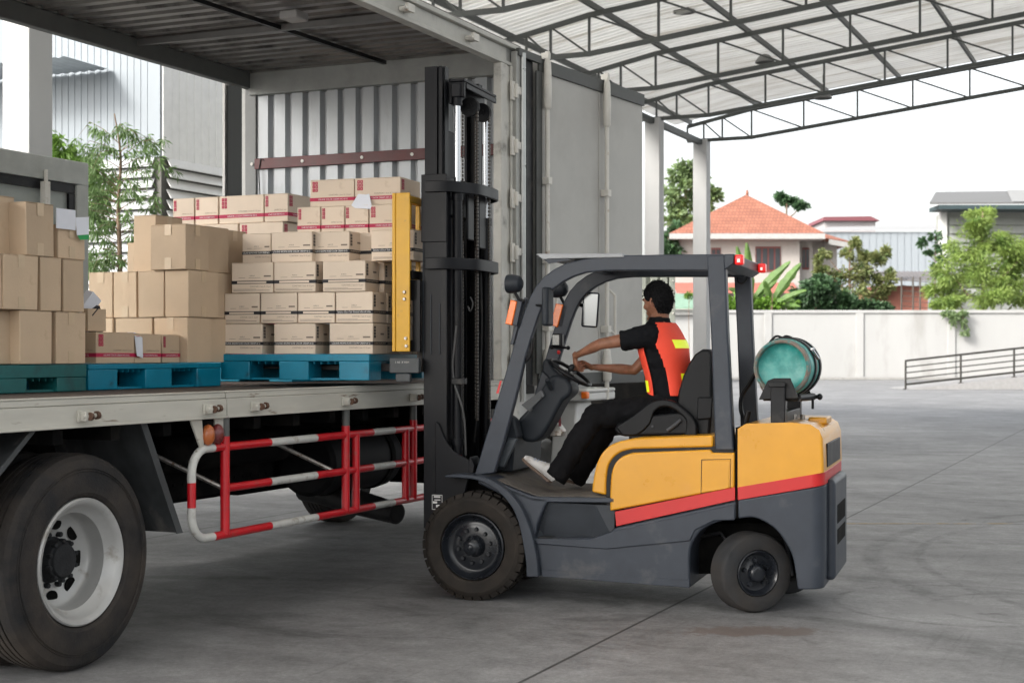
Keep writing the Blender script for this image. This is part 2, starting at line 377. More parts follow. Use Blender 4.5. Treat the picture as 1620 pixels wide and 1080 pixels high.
# ---------------- canopy over the yard ----------------
def canopy():
    root = thing('loading_canopy', 'steel truss canopy with corrugated roof and white columns over the yard', 'canopy', G.w(0,0), G.a)
    kc = 6.44
    m_sheet = MT('roof_sheet', (.80,.79,.76), .6, var=.1, scale=1.2, col2=(.58,.55,.50), c2thr=.58, c2scale=1.3, stretch=(3,.25,1), transl=.34)
    NT = 12
    # columns (square)
    for k in (0, 1, kc):
        mb = MB(); u = -3.5*k; mb.box(u-.165, u+.165, -.165, .165, 0, 6.56 if k < 5 else 6.56); mb.box(u-.24,u+.24,-.24,.24,-.01,.06)
        mb.build('column', m_conc, root, bevel=.012)
    def zb(s): return 6.56 if s < 1.2 else 6.56+.118*(s-1.2)
    def zt(s): return 6.9+.2*(s+.35) if s < 1.2 else 7.21+.118*(s-1.2)
    ss = [-.35,.05,.5,1.2]+[1.2+1.22*i for i in range(1,17)]
    for k in range(NT):
        u = -3.5*k; mb = MB()
        top = [(u,-s,zt(s)) for s in (-.35,1.2,ss[-1])]; bot = [(u,-s,zb(s)) for s in (-.35,1.2,ss[-1])]
        for ch in (top, bot):
            for a, b in zip(ch, ch[1:]): mb.bar(a, b, .06, .08)
        for i, s in enumerate(ss):
            mb.bar((u,-s,zb(s)),(u,-s,zt(s)), .038, .038, up=(1,0,0))
            if i+1 < len(ss) and i > 0: s2 = ss[i+1]; mb.bar((u,-s,zt(s)),(u,-s2,zb(s2)), .033, .033, up=(1,0,0))
        mb.build('truss', m_truss, root, smooth=0)
    # eave beam along columns and purlins on the top chords
    mb = MB(); mb.bar((.1,.0,6.5),(-3.5*(NT-1),.0,6.5), .12,.12); mb.build('eave_beam', m_truss, root, smooth=0)
    for i in range(13):
        s = -.3+1.62*i; mb = MB(); z = zt(s)+.105
        mb.bar((.15,-s,z),(-3.5*(NT-1)-.5,-s,z), .05,.10); mb.build('purlin', m_truss, root, smooth=0)
    # corrugated sheet
    mb = MB(); V = []; F = []; n = 0; per = .19; u = .25; U1 = -3.5*(NT-1)-.8
    prof = []
    while u > U1:
        prof += [(u,0),(u-.06,0),(u-.085,.035),(u-.165,.035)]; u -= per
    for (s) in (-.75,1.2,ss[-1]+.3):
        for (uu, h) in prof: V.append((uu,-s,zt(s)+.175+h))
    n = len(prof)
    for j in range(2):
        for i in range(n-1): F.append((j*n+i,j*n+i+1,(j+1)*n+i+1,(j+1)*n+i))
    mb.add(V, F); o = mb.build('roof_sheet', m_sheet, root, smooth=0, fix=False)
    # fascia gutter at the eave
    return root
canopy()
def pendant(px, py, Z, label):
    p = at(px, py, Z); r = thing('pendant_lamp', label, 'lamp', p, 0, 'pendant lamps under the canopy')
    m = MT('lamp_shade_grey', (.12,.12,.115), .5)
    mb = MB(); mb.cyl((0,0,.16),(0,0,.75), .008, 6); mb.build('cord', m_black, r)
    mb = MB(); mb.lathe([(-.0,.0),(-.0,.05),(.12,.06),(.17,.12),(.26,.19),(.30,.20),(.295,.19),(.2,.12),(.16,.05)], 20, Matrix.Rotation(R(-90),4,'X') @ Matrix.Translation((0,-.1,0)))
    mb.build('lamp_shade', m, r)
    mb = MB(); mb.ell((0,0,-.08),(.05,.05,.06)); mb.build('bulb', MT('bulb', (.7,.7,.68), .2), r)
pendant(1210, 84, 30, 'small dark pendant lamp hanging at the middle of the truss roof')
pendant(1082, 2, 26, 'dark pendant lamp cut off by the top edge, left of the others')
pendant(1302, 142, 32.5, 'faint pendant lamp hanging lowest, beside the last truss')

# ---------------- far side: wall, ramp, houses ----------------
m_wall = MT('painted_wall', (.34,.338,.33), .7, var=.05, scale=.4, col2=(.27,.265,.25), c2thr=.62, c2scale=.5, stretch=(1,1,.3))
def bg_wall():
    r = thing('boundary_wall', 'long white rendered boundary wall with pilasters behind the yard', 'wall', (30,90,0))
    x0, x1, h = at(1130,0,90).x-30-4, 40, 4.13
    mb = MB(); mb.box(x0, x1, 0, .2, 0, h-.12); mb.box(x0, x1, -.03, -.001, 0, .12); mb.build('wall_panel', m_wall, r, smooth=0)
    mb = MB(); mb.box(x0, x1, -.1, .3, h-.12, h+.06); mb.build('coping', m_wall, r, bevel=.02)
    for px in (1068, 1215, 1360, 1505, 1650):
        x = at(px,0,90).x-30; mb = MB(); mb.box(x-.22, x+.22, -.09, .003, .12, h-.12); mb.build('pilaster', m_wall, r, bevel=.01)
    # low ledge at the wall's foot
    mb = MB(); mb.box(-30,40,88.2,89.9,0,.14); struct(mb.build('kerb', MT('kerb_concrete',(.26,.255,.24),.8), bevel=.02))
bg_wall()
def ramp():
    r = thing('access_ramp', 'low concrete ramp rising to the right with dark metal railing', 'ramp', (at(1433,612,64).x,64,0))
    mr = MT('ramp_concrete', (.26,.255,.25), .8, var=.1)
    L_ = 9.0; rise = 1.0
    mb = MB(); mb.prism([(0,0),(L_,0),(L_,rise),(0,.02)], 0, 3.0); mb.build('slope', mr, r, bevel=.02)
    m = MT('railing_paint', (.018,.016,.012), .5)
    mb = MB(); z = lambda x: .02+rise*x/L_
    for x in (.02, 2.4, 4.7, 7.1): mb.cyl((x,.1,z(x)-.02),(x,.1,z(x)+1.22), .045, 8); mb.box(x-.1,x+.1,0.02,.18,z(x)-.02,z(x)+.02)
    mb.build('post', m, r)
    mb = MB()
    for i, h in enumerate((1.22,.95,.7,.45,.2)): mb.cyl((0,.1,z(0)+h),(L_,.1,z(L_)+h), .045 if i in (0,4) else .026, 8)
    mb.build('handrail', m, r)
ramp()
m_tile = None
def tile_mat(name, c1, c2, sx=3.2, sz=3.2):
    m = bpy.data.materials.new(name); m.use_nodes = True; n = m.node_tree; L = n.links; N = n.nodes.new; b = n.nodes['Principled BSDF']
    tc = N('ShaderNodeTexCoord'); t = N('ShaderNodeTexBrick'); t.inputs['Scale'].default_value = 1; t.inputs['Brick Width'].default_value = .27; t.inputs['Row Height'].default_value = .27
    t.inputs['Mortar Size'].default_value = .03; t.inputs['Color1'].default_value = (*c1,1); t.inputs['Color2'].default_value = (*[x*.82 for x in c1],1); t.inputs['Mortar'].default_value = (*c2,1); t.inputs['Mortar Smooth'].default_value = .7
    mp = N('ShaderNodeMapping'); mp.inputs['Rotation'].default_value = (R(90),0,0); mp.inputs['Scale'].default_value = (1,1,1)
    L.new(tc.outputs['Object'], mp.inputs[0])
    nz = N('ShaderNodeTexNoise'); nz.inputs['Scale'].default_value = .7; nz.inputs['Detail'].default_value = 6
    L.new(mp.outputs[0], t.inputs['Vector']); L.new(tc.outputs['Object'], nz.inputs['Vector'])
    mr = N('ShaderNodeMapRange'); mr.inputs[1].default_value=.3; mr.inputs[2].default_value=.7; mr.inputs[3].default_value=.85; mr.inputs[4].default_value=1.12; L.new(nz.outputs['Fac'], mr.inputs[0])
    mx = N('ShaderNodeMix'); mx.data_type='RGBA'; mx.blend_type='MULTIPLY'; mx.inputs[0].default_value=1; L.new(t.outputs['Color'], mx.inputs[6]); L.new(mr.outputs[0], mx.inputs[7])
    L.new(mx.outputs[2], b.inputs['Base Color']); b.inputs['Roughness'].default_value = .75
    bp = N('ShaderNodeBump'); bp.inputs['Strength'].default_value=.6; bp.inputs['Distance'].default_value=.05; L.new(t.outputs['Fac'], bp.inputs['Height']); bp.invert = True; L.new(bp.outputs[0], b.inputs['Normal'])
    return m
m_tile = tile_mat('orange_roof_tile', (.34,.135,.085), (.17,.06,.04))
m_trim = MT('white_trim', (.36,.355,.34), .6)
m_cream = MT('cream_render', (.37,.35,.325), .8, var=.04)
m_win = MT('dark_window', (.03,.035,.04), .15)
m_wfr = MT('maroon_window_frame', (.13,.03,.025), .6)
def house():
    Z = 112.; s = Z/FPX; X = lambda px: (px-810)*s; H = lambda py: CH+(560-py)*s
    r = thing('tiled_house', 'two storey cream house with orange tiled hip roof behind the wall', 'house', (X(1200),Z,0)); ox = X(1200)
    x0, x1 = X(1068)-ox, X(1290)-ox; x2 = X(1350)-ox
    mb = MB(); mb.box(x0, X(1265)-ox, 0, 9, 0, H(372)); mb.box(X(1265)-ox, x1, 1.2, 9, 0, H(374)); mb.box(x1, X(1338)-ox, 3, 9, 0, H(376)); mb.build('wall', m_cream, r, smooth=0)
    # hip roof main + wing
    e = .5; za, zr = H(371), H(298)
    xl, xr = X(1056)-ox, X(1300)-ox; ax = X(1197)-ox
    mb = MB(); y0, y1 = -1.2, 10.5
    mb.add([(xl,y0,za),(xr,y0,za),(xr,y1,za),(xl,y1,za),(ax-.1,4.4,zr),(ax+.1,4.9,zr)], [(0,1,4),(1,2,5,4),(2,3,5),(3,0,4,5),(3,2,1,0)])
    # wing, slightly lower, hips to the right
    zb_ = H(382); mb.add([(xr-3,1.5,zb_+1.0),(X(1363)-ox,1.8,zb_),(X(1363)-ox,11,zb_),(xr-3,11,zb_),(xr-6.5,4.5,H(330)),(xr-3.0,6,H(330))], [(0,1,5,4),(1,2,5),(2,3,4,5),(3,2,1,0)])
    mb.build('roof', m_tile, r, smooth=0)
    mb = MB(); mb.box(xl,xr,y0-.06,y0-.002,za-.42,za-.02); mb.add([(xr+.003,y0,za-.42),(xr+.003,y0,za-.02),(X(1320)-ox,3.5,za-.35),(X(1320)-ox,3.5,za-.75)],[(0,1,2,3)])
    mb.bar((X(1318)-ox,1.5,zb_+.1),(X(1363)-ox,1.7,zb_-.25),.06,.4); mb.box(xl,xr,y0,0.5,za-.44,za-.425); mb.build('fascia', m_trim, r, smooth=0)
    mb = MB(); mb.ell((ax,4.5,zr+.1),(.12,.12,.3),8,6); mb.build('finial', m_tile, r)
    for (a,b,c,d,y) in ((1195,1235,390,430,0),(1125,1140,392,405,0),(1274,1285,390,425,1.2)):
        w0,w1,h0,h1 = X(a)-ox,X(b)-ox,H(d),H(c)
        mb = MB(); mb.box(w0,w1,y-.06,y+.003,h0,h1); f = mb.build('window_frame', m_wfr, r, smooth=0)
        mb = MB(); nn = 4 if b-a > 30 else 2
        for i in range(nn):
            q0 = w0+(w1-w0)*(i+.12)/nn; q1 = w0+(w1-w0)*(i+.88)/nn; mb.box(q0,q1,y-.075,y-.062,h0+.15,h1-.15)
        mb.build('pane', m_win, f, smooth=0)
    # lower lean-to roof
    mb = MB(); mb.add([(x0-.2,-3,H(466)),(X(1255)-ox,-3,H(466)),(X(1255)-ox,-.003,H(447)),(x0-.2,-.003,H(447))],[(0,1,2,3)]); mb.build('porch_roof', MT('red_porch_roof',(.36,.12,.09),.8,var=.15,scale=2), r, smooth=0)
house()
def bg_buildings():
    def fr(Z): s = Z/FPX; return (lambda px: (px-810)*s), (lambda py: CH+(560-py)*s)
    # grey louvred building with shallow roof at right
    X, H = fr(105.); ox = X(1560)
    r = thing('louvred_warehouse', 'grey louvred warehouse with shallow metal roof at the right edge', 'warehouse', (ox,105,0))
    m = MT('louvre_grey', (.26,.27,.25), .6, var=.06)
    mb = MB(); mb.box(X(1497)-ox, X(1720)-ox, 0, 2.5, 0, H(336)); mb.build('wall', m, r, smooth=0)
    mb = MB()
    for i in range(9):
        z = H(336)-.35-i*.62; mb.add([(X(1501)-ox,-.03,z),(X(1720)-ox,-.03,z),(X(1720)-ox,-.22,z-.5),(X(1501)-ox,-.22,z-.5),(X(1501)-ox,-.03,z-.03),(X(1720)-ox,-.03,z-.03),(X(1720)-ox,-.22,z-.53),(X(1501)-ox,-.22,z-.53)],[(0,1,2,3),(7,6,5,4),(3,2,6,7),(0,4,5,1)])
    mb.build('louvre', m, r, smooth=0)
    mb = MB(); mb.box(X(1487)-ox, X(1497)-ox-.002, -.2, .4, 0, H(336)); mb.build('post', MT('post_white',(.6,.6,.58),.6), r, smooth=0)
    mb = MB(); mb.add([(X(1455)-ox,-2.5,H(326)),(X(1720)-ox,-2.5,H(325)),(X(1720)-ox,1.5,H(297)),(X(1490)-ox,1.5,H(300)),(X(1455)-ox,-2.5,H(329)),(X(1720)-ox,-2.5,H(328)),(X(1720)-ox,1.5,H(300)),(X(1490)-ox,1.5,H(303))],[(0,1,2,3),(7,6,5,4),(0,4,5,1),(3,7,4,0)])
    mb.build('roof', MT('metal_roof_grey',(.13,.13,.128),.5,var=.1,stretch=(6,.3,1),scale=3), r, smooth=0)
    mb = MB(); mb.add([(X(1582)-ox,-2.55,H(325.6)+.03),(X(1625)-ox,-2.55,H(325.3)+.03),(X(1640)-ox,1.4,H(297.6)+.05),(X(1603)-ox,1.4,H(298.4)+.05)],[(0,1,2,3)]); mb.build('skylight', MT('skylight_sheet',(.24,.24,.235),.5), r, smooth=0)
    mb = MB(); mb.box(X(1470)-ox,X(1720)-ox,-2.45,-.01,H(336)+.0,H(329)-.03); mb.build('eave_fascia', MT('teal_fascia',(.03,.05,.055),.6), r, smooth=0)
    # pale blue shed
    X, H = fr(170.); ox = X(1400)
    r = thing('pale_warehouse', 'pale blue grey ribbed warehouse in the distance right of the house', 'warehouse', (ox,170,0))
    mv = MT('ribbed_pale_blue', (.26,.285,.305), .6, var=.05)
    mb = MB(); V = []; n = 0
    x = X(1290)-ox
    while x < X(1520)-ox:
        mb.box(x, x+.55, -.03, .01, 0, H(367)); x += .8
    mb.box(X(1290)-ox, X(1520)-ox, 0.02, 20, 0, H(367)); mb.build('wall', mv, r, smooth=0)
    mb = MB(); mb.add([(X(1285)-ox,-.4,H(366)),(X(1525)-ox,-.4,H(363)),(X(1525)-ox,5,H(350)),(X(1330)-ox,5,H(353))],[(0,1,2,3)]); mb.build('roof', MT('pale_roof',(.30,.30,.30),.6), r, smooth=0)
    # small building with red roof edge
    X, H = fr(230.); ox = X(1345)
    r = thing('distant_building', 'distant white building with red flat roof above the pale warehouse', 'building', (ox,230,0))
    mb = MB(); mb.box(X(1305)-ox,X(1385)-ox,0,10,0,H(350)); mb.build('wall', MT('far_white',(.35,.33,.33),.8), r, smooth=0)
    mb = MB(); mb.prism([(X(1300)-ox,H(350)),(X(1390)-ox,H(350)),(X(1375)-ox,H(343)),(X(1302)-ox,H(344))],-1,11); mb.build('roof', MT('far_red',(.16,.05,.06),.7), r, smooth=0)
    # corrugated lean-to roof and salmon wall
    X, H = fr(100.); ox = X(1430)
    r = thing('tin_roof_shed', 'salmon walled shed with corrugated grey roof behind the boundary wall', 'shed', (ox,100,0))
    mb = MB(); mb.box(X(1385)-ox,X(1468)-ox,0,5,0,H(452)); mb.build('wall', MT('salmon',(.38,.15,.11),.8,var=.1), r, smooth=0)
    mb = MB(); x = X(1385)-ox
    while x < X(1478)-ox:
        mb.add([(x,-1,H(446)),(x+.14,-1,H(446)+.06),(x+.28,-1,H(446)),(x+.7,4.5,H(424)),(x+.84,4.5,H(424)+.06),(x+.98,4.5,H(424))],[(0,1,4,3),(1,2,5,4)]); x += .28
    mb.build('roof', MT('tin_grey',(.13,.12,.12),.6,var=.15), r, smooth=0)
    mb = MB()
    for px in (1417,1435,1446): mb.cyl((X(px)-ox,-1.5,0),(X(px)-ox,-1.5,H(440)), .06, 6)
    for i in range(6): mb.cyl((X(1417)-ox,-1.5,H(485-i*8)),(X(1470)-ox,-1.5,H(489-i*8)), .025, 5)
    mb.build('fence_post', MT('dark_post',(.08,.07,.06),.7), r)
    # small white-walled outbuilding with green roof seen behind the driver
    X, H = fr(80.); ox = X(1083)
    r = thing('green_roof_shelter', 'small white walled shelter with pale green roof behind the driver', 'shelter', (ox,80,0))
    mb = MB(); mb.box(X(1045)-ox,X(1108)-ox,0,4,0,H(492)); mb.build('wall', m_wall, r, smooth=0)
    mb = MB(); mb.add([(X(1040)-ox,-.6,H(489)),(X(1112)-ox,-.6,H(489)),(X(1112)-ox,4,H(462)),(X(1040)-ox,4,H(455)),(X(1040)-ox,-.6,H(486)),(X(1112)-ox,-.6,H(486))],[(0,1,2,3),(0,4,5,1)]); mb.build('roof', MT('pale_green_roof',(.19,.30,.22),.7,var=.15), r, smooth=0)
    mb = MB(); mb.box(X(1040)-ox,X(1112)-ox,-.3,-.1,H(498),H(490)); mb.build('gutter', m_trim, r, smooth=0)
bg_buildings()

# ---------------- left: ribbed building, parked container ----------------
def left_building():
    v0 = 9.; u0 = T.x(255, v0); 
    r = thing('ribbed_building', 'white ribbed metal building with horizontal louvres at the left', 'building', T.w(u0, v0), T.a)
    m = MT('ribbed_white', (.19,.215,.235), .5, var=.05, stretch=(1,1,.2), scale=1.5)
    mc = MT('ribbed_shade_lift', (.80,.79,.76), .5, var=.05)  # same white cladding, colour lightened to offset the shade on this side
    zl = T.z(248, u0, v0); zt = 9.5; ez = T.z(100, u0, v0)-.3
    # -x face (along y, to the left in the photo)
    mb = MB()
    y = 0
    mb.box(.0, 14, .0, 12, zl, zt)
    mb.build('core', m, r, smooth=0)
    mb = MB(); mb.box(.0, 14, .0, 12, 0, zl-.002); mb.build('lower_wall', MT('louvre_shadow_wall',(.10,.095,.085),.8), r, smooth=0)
    mb = MB(); y = .25
    while y < 11.8: mb.box(-.007, -.001, y, y+.08, zl, zt); y += .125
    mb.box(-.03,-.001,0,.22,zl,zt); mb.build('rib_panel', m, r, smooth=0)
    mb = MB(); x = .25
    while x < 13.8: mb.box(x, x+.12, -.012, -.001, zl, zt); x += .19
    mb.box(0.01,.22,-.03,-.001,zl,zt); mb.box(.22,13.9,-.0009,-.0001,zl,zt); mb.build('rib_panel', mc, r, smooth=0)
    # louvres on both faces
    for face in (0, 1):
        mb = MB(); z = zl
        while z > .8:
            a, b = (z, z-.125)
            if face == 0:
                mb.add([(-.02,.1,a),(-.02,11.8,a),(-.1,11.8,b),(-.1,.1,b),(-.02,.1,a-.02),(-.02,11.8,a-.02),(-.1,11.8,b-.02),(-.1,.1,b-.02)],[(0,3,2,1),(4,5,6,7),(3,7,6,2),(0,4,7,3)])
            else:
                mb.add([(.1,-.02,a),(13.8,-.02,a),(13.8,-.1,b),(.1,-.1,b),(.1,-.02,a-.02),(13.8,-.02,a-.02),(13.8,-.1,b-.02),(.1,-.1,b-.02)],[(0,1,2,3),(7,6,5,4),(3,2,6,7),(0,3,7,4)])
            z -= .158
        mb.build('louvre', MT('white_louvre', (.34,.35,.355) if face == 0 else (.68,.67,.64), .55, var=.05), r, smooth=0)  # slats on the unlit face get a lighter colour against the shade
    # roof over the left wing
    mb = MB(); zz = T.z(104, u0, v0)
    V = []; F = []; y = .9; k = 0
    while y < 12:
        h = .022 if k%2 else 0
        V += [(-1.0,y,T.z(80,u0,v0)-.21+h),(-.04,y,zz+h)]; y += .085; k += 1
    F = [(2*i,2*i+2,2*i+3,2*i+1) for i in range(k-1)]
    mb.add(V, F); mb.build('lean_to_roof', MT('lean_grey',(.34,.38,.41),.5), r, smooth=0, fix=False)
left_building()
def parked_container():
    v0 = 3.9; xe = T.x(134, v0); r = thing('grey_box_body', 'grey green box truck body with white lock rod beyond the left pallet', 'truck', T.w(xe, v0), T.a)
    m = MT('grey_green_box', (.34,.37,.35), .5, var=.05)
    zt = T.z(258, xe, v0)
    mb = MB(); mb.box(-5.5, 0, .03, 2.4, 1.0, zt-.02); mb.build('body', m, r, bevel=.01)
    mb = MB(); mb.box(-5.5, .03, -.02, .028, zt-.2, zt); mb.box(-.12, .03, -.02, .028, 1.0, zt-.2); mb.box(-5.5,-.12,-.02,.028,1.0,1.12); mb.build('frame', MT('frame_grey',(.38,.395,.375),.5), r, bevel=.01)
    mb = MB(); mb.box(-5.4, -.13, .0, .026, zt-.28, zt-.205); mb.box(-.2, -.13, .0, .026, 1.15, zt-.285); mb.build('seal', m_black, r, smooth=0)
    xr = T.x(67, v0)-xe; mb = MB(); mb.cyl((xr,-.04,1.1),(xr,-.04,zt-.12), .016, 8); mb.box(xr-.03,xr+.03,-.06,-.005,zt-.5,zt-.22); mb.build('lock_rod', m_rod, r)
    xr = T.x(115, v0)-xe; mb = MB(); mb.box(xr-.05,xr+.12,-.04,-.022,zt-.62,zt-.5); mb.cyl((xr-.05,-.05,zt-.56),(xr-.05,-.02,zt-.56), .07, 14); mb.build('hinge', m_rod, r)
    for x in (-4.2,-3.0):
        mb = MB(); mb.lathe([(0,.3),(0,.5),(.03,.52),(.25,.52),(.28,.5),(.28,.3)], 32, Matrix.Translation((x,.05,.52))); mb.build('wheel', m_tyreT, r)
    mb = MB(); mb.box(-5.4,-.1,.8,1.0,.6,.998); mb.build('chassis', m_under, r, smooth=0)
parked_container()
# pale ribbed container beyond the open door
def far_container():
    Z = 21.; p0 = at(1008,415,Z); w = at(1068,0,Z).x-p0.x
    r = thing('pale_green_container', 'pale green ribbed container standing beyond the open truck door', 'container', (p0.x,Z,0))
    m = MT('pale_green_paint', (.42,.44,.38), .5, var=.1, stretch=(1,1,.2))
    mb = MB(); mb.box(-1.75, w, .06, 4.5, 1.28, p0.z); x = -.0
    mb.build('body', m, r, smooth=0)
    mb = MB(); x = .02
    while x < w-.1: mb.prism([(x,0),(x+.02,0),(x+.02,1),(x,1)],0,.01); x += .5
    mb = MB()
    for x in (.03,.19,.33,-.12,-.28,-.44,-.6,-.76,-.92,-1.08,-1.24,-1.4,-1.56): mb.box(x, x+.1, 0, .059, 1.32, p0.z-.06)
    mb.box(w-.08, w, -.02, .059, 1.28, p0.z); mb.box(-1.75, w-.081, -.02, .059, p0.z-.06, p0.z)
    mb.build('rib_panel', m, r, bevel=.008)
    mb = MB()
    for i in range(9): z = p0.z-.12-i*.15; mb.ell((w-.03,-.03,z),(.018,.018,.018),8,6)
    mb.build('bolt_row', m_rod, r)
    mb = MB()
    mb.box(-1.7,w-.1,.1,4.4,.75,1.278)
    mb.build('chassis', m_under, r)
    for y in (.9,3.3):
        mb = MB(); mb.lathe([(0,.28),(0,.45),(.03,.48),(.24,.48),(.27,.45),(.27,.28)],32,Matrix.Translation((w-.1,y,.48)) @ Matrix.Rotation(R(90),4,'Z')); mb.build('wheel', m_tyreT, r)
far_container()
# ---------------- delivery truck ----------------
def truck():
    r = thing('delivery_truck', 'open sided box truck with cream deck rail and folded back grey door', 'truck', T.w(0,0), T.a)
    U0, U1, VW, DH = -2.5, 5.25, 2.42, 1.32
    ZR = 3.97
    mb = MB(); mb.box(U0, U1, 0.002, VW, 1.22, DH); mb.build('deck', m_deck, r, smooth=0)
    # rail: lower face, stepped top lip
    us = T.x(351, 0)
    for a, b in ((U0, us-.004), (us+.004, U1-.25)):
        mb = MB(); mb.box(a, b, -.035, 0, 1.178, 1.285); mb.box(a, b, -.025, 0, 1.287, 1.318); mb.box(a,b,-.03,.03,1.3185,1.326)
        mb.box(a, b, -.042, -.0355, 1.178, 1.19)
        mb.build('side_rail', m_rail, r, bevel=.004)
    for px in (120, 318, 393, 537, 645):
        u = T.x(px, 0); mb = MB(); mb.box(u-.035,u+.035,-.05,-.0355,1.205,1.262); mb.box(u-.03,u-.01,-.085,-.05,1.21,1.255); mb.box(u+.01,u+.03,-.085,-.05,1.21,1.255)
        mb.cyl((u-.04,-.075,1.232),(u+.075,-.075,1.236),.012,8); mb.ell((u+.08,-.075,1.236),(.02,.018,.018),8,6)
        mb.build('rail_latch', [m_rail], r, bevel=.003)
        mb = MB(); mb.cyl((u-.008,-.088,1.232),(u+.008,-.088,1.232),.02,8); mb.cyl((u+.05,-.077,1.236),(u+.07,-.077,1.236),.02,8); mb.build('latch_pin', MT('rusty_pin',(.10,.05,.03),.7,var=.4,scale=60), r)
    # far rail
    mb = MB(); mb.box(U0, U1, VW, VW+.035, 1.178, 1.326); mb.build('side_rail', m_rail, r, smooth=0)
    # chassis
    mb = MB()
    for v in (.72, 1.62):
        mb.box(U0, 6.9, v, v+.07, .82, 1.1)
    u = U0+.2
    while u < 5.2: mb.box(u, u+.07, .02, VW-.02, 1.1, 1.219); u += .42
    mb.build('chassis_frame', m_under, r, smooth=0)
    mb = MB(); mb.box(1.25,2.6,.62,.7,.66,1.12)
    for i in range(14):
        for j in range(3): mb.cyl((1.35+i*.09,.612,.75+j*.12),(1.35+i*.09,.622,.75+j*.12),.012,6)
    mb.build('battery_panel', m_under, r, smooth=0)
    # rear wheels (dual) and front wheels
    def wheel(u, v, zc, R_, w, outer, name, dish=True):
        we = bpy.data.objects.new(name, None); COL.objects.link(we); we.parent = r; we.location = (u, v, zc); we.empty_display_size = .1
        sgn = 1
        prof = [(.045,.305),(.012,.318),(.0,.335),(-.004,.37),(.0,.43),(.006,.47),(.012,.495),(.03,.515),(.055,.5225)]
        prof = [(a*1.0, b*R_/.525) for a, b in prof]
        g = []
        for k in range(4):
            y = .075+k*(w-.16)/3.3; g += [(y,R_),(y+.002,R_-.014),(y+.010,R_-.014),(y+.012,R_)]
        prof += g+[(w-.05,R_*.995),(w-.02,R_*.975),(w-.0,R_*.9),(w,R_*.7),(w-.04,R_*.58)]
        mb = MB(); mb.lathe(prof, 72); mb.build('tyre', m_tyreT, we, smooth=25)
        mb = MB()
        for rr in (.44,.452): mb.lathe([(-.0035+(.004 if rr>.445 else 0),rr-.003),(-.0065+(.004 if rr>.445 else 0),rr),(-.0035+(.004 if rr>.445 else 0),rr+.003)], 72)
        mb.build('sidewall_ring', m_tyreT, we)
        mb = MB(); mb.lathe([(.05,.306),(.012,.31),(.004,.302),(.006,.288),(.03,.272),(.055,.262),(.075,.236),(.11,.24),(.14,.236),(.165,.232),(.175,.222),(.18,.205),(.185,.19),(.20,.13),(.215,.08),(.22,.04)], 72)
        ri = mb.build('rim', m_rims, we, smooth=50)
        mb = MB()
        for k in range(8):
            a = 2*pi*(k+.35)/8; c = (cos(a)*.178, .158+.004, sin(a)*.178)
            M = Matrix.Translation((c[0],.190,c[2])) @ Matrix.Rotation(-a, 4, 'Y')
            V = [(cos(q)*.031, 0, sin(q)*.04) for q in [2*pi*i/16 for i in range(16)]]
            mb.add(V+[(x,-.006,z) for x,y,z in V]+[], [tuple(range(16,32)),]+[(i,(i+1)%16,16+(i+1)%16,16+i) for i in range(16)], M)
        mb.build('vent_hole', m_under, we)
        mb = MB(); mb.lathe([(.21,.115),(.195,.112),(.19,.1),(.135,.095),(.13,.085),(.115,.080),(.113,.0)], 40)
        for k in range(10):
            a = 2*pi*k/10; mb.cyl((cos(a)*.096,.12,sin(a)*.096),(cos(a)*.096,.15,sin(a)*.096),.012,6)
        for k in range(10):
            a = 2*pi*(k+.5)/10; mb.cyl((cos(a)*.128,.175,sin(a)*.128),(cos(a)*.128,.22,sin(a)*.128),.014,6)
        mb.build('hub', m_hub, we, bevel=.003)
        return we
    w1 = wheel(0.0, 0.0, .525, .525, .28, True, 'wheel'); w1.rotation_euler = (0, R(20), 0)
    uW = T.x(133, 0); w1.location.x = uW
    w2 = wheel(uW, .34, .525, .525, .28, True, 'wheel')
    for v in (1.80, 2.14):
        w = wheel(uW, v, .525, .525, .28, True, 'wheel'); 
    uF = 6.05
    wheel(uF, .1, .5, .5, .28, True, 'wheel'); wheel(uF, 2.05, .5, .5, .28, True, 'wheel')
    mb = MB(); mb.cyl((uW,.3,.525),(uW,2.1,.525),.09,12); mb.cyl((uF,.3,.5),(uF,2.1,.5),.06,12); mb.ell((uW,1.2,.525),(.25,.25,.22)); mb.build('axle', m_under, r)
    # mudguards: sloped plates before and behind the rear wheels
    for (pts, side) in (((T.P(206,672,.03), T.P(287,842,.03), T.P(230,672,.03)), 1),):
        a = T.P(230,672,.03); b = T.P(287,842,.03); mb = MB()
        mb.add([(a.x,.03,1.175),(b.x,.03,b.z),(b.x,.68,b.z),(a.x,.68,1.175),(a.x-.012,.03,1.175),(b.x-.012,.03,b.z),(b.x-.012,.68,b.z),(a.x-.012,.68,1.175)],[(0,1,2,3),(7,6,5,4),(0,4,5,1),(1,5,6,2),(2,6,7,3)])
        mb.add([(a.x,.02,1.175),(a.x-.05,.02,1.175),(b.x-.05,.02,b.z),(b.x,.02,b.z),(a.x,.028,1.175),(a.x-.05,.028,1.175),(b.x-.05,.028,b.z),(b.x,.028,b.z)],[(0,1,2,3),(7,6,5,4),(0,4,5,1),(1,5,6,2),(2,6,7,3),(3,7,4,0)])
        mb.build('mudguard', m_flap, r, smooth=0)
    a = T.P(55,690,.03); mb = MB(); bx = -.98
    mb.add([(a.x,.03,1.175),(bx,.03,.62),(bx,.68,.62),(a.x,.68,1.175),(a.x-.012,.03,1.175),(bx-.012,.03,.62),(bx-.012,.68,.62),(a.x-.012,.68,1.175)],[(0,1,2,3),(7,6,5,4),(0,4,5,1),(1,5,6,2),(2,6,7,3)])
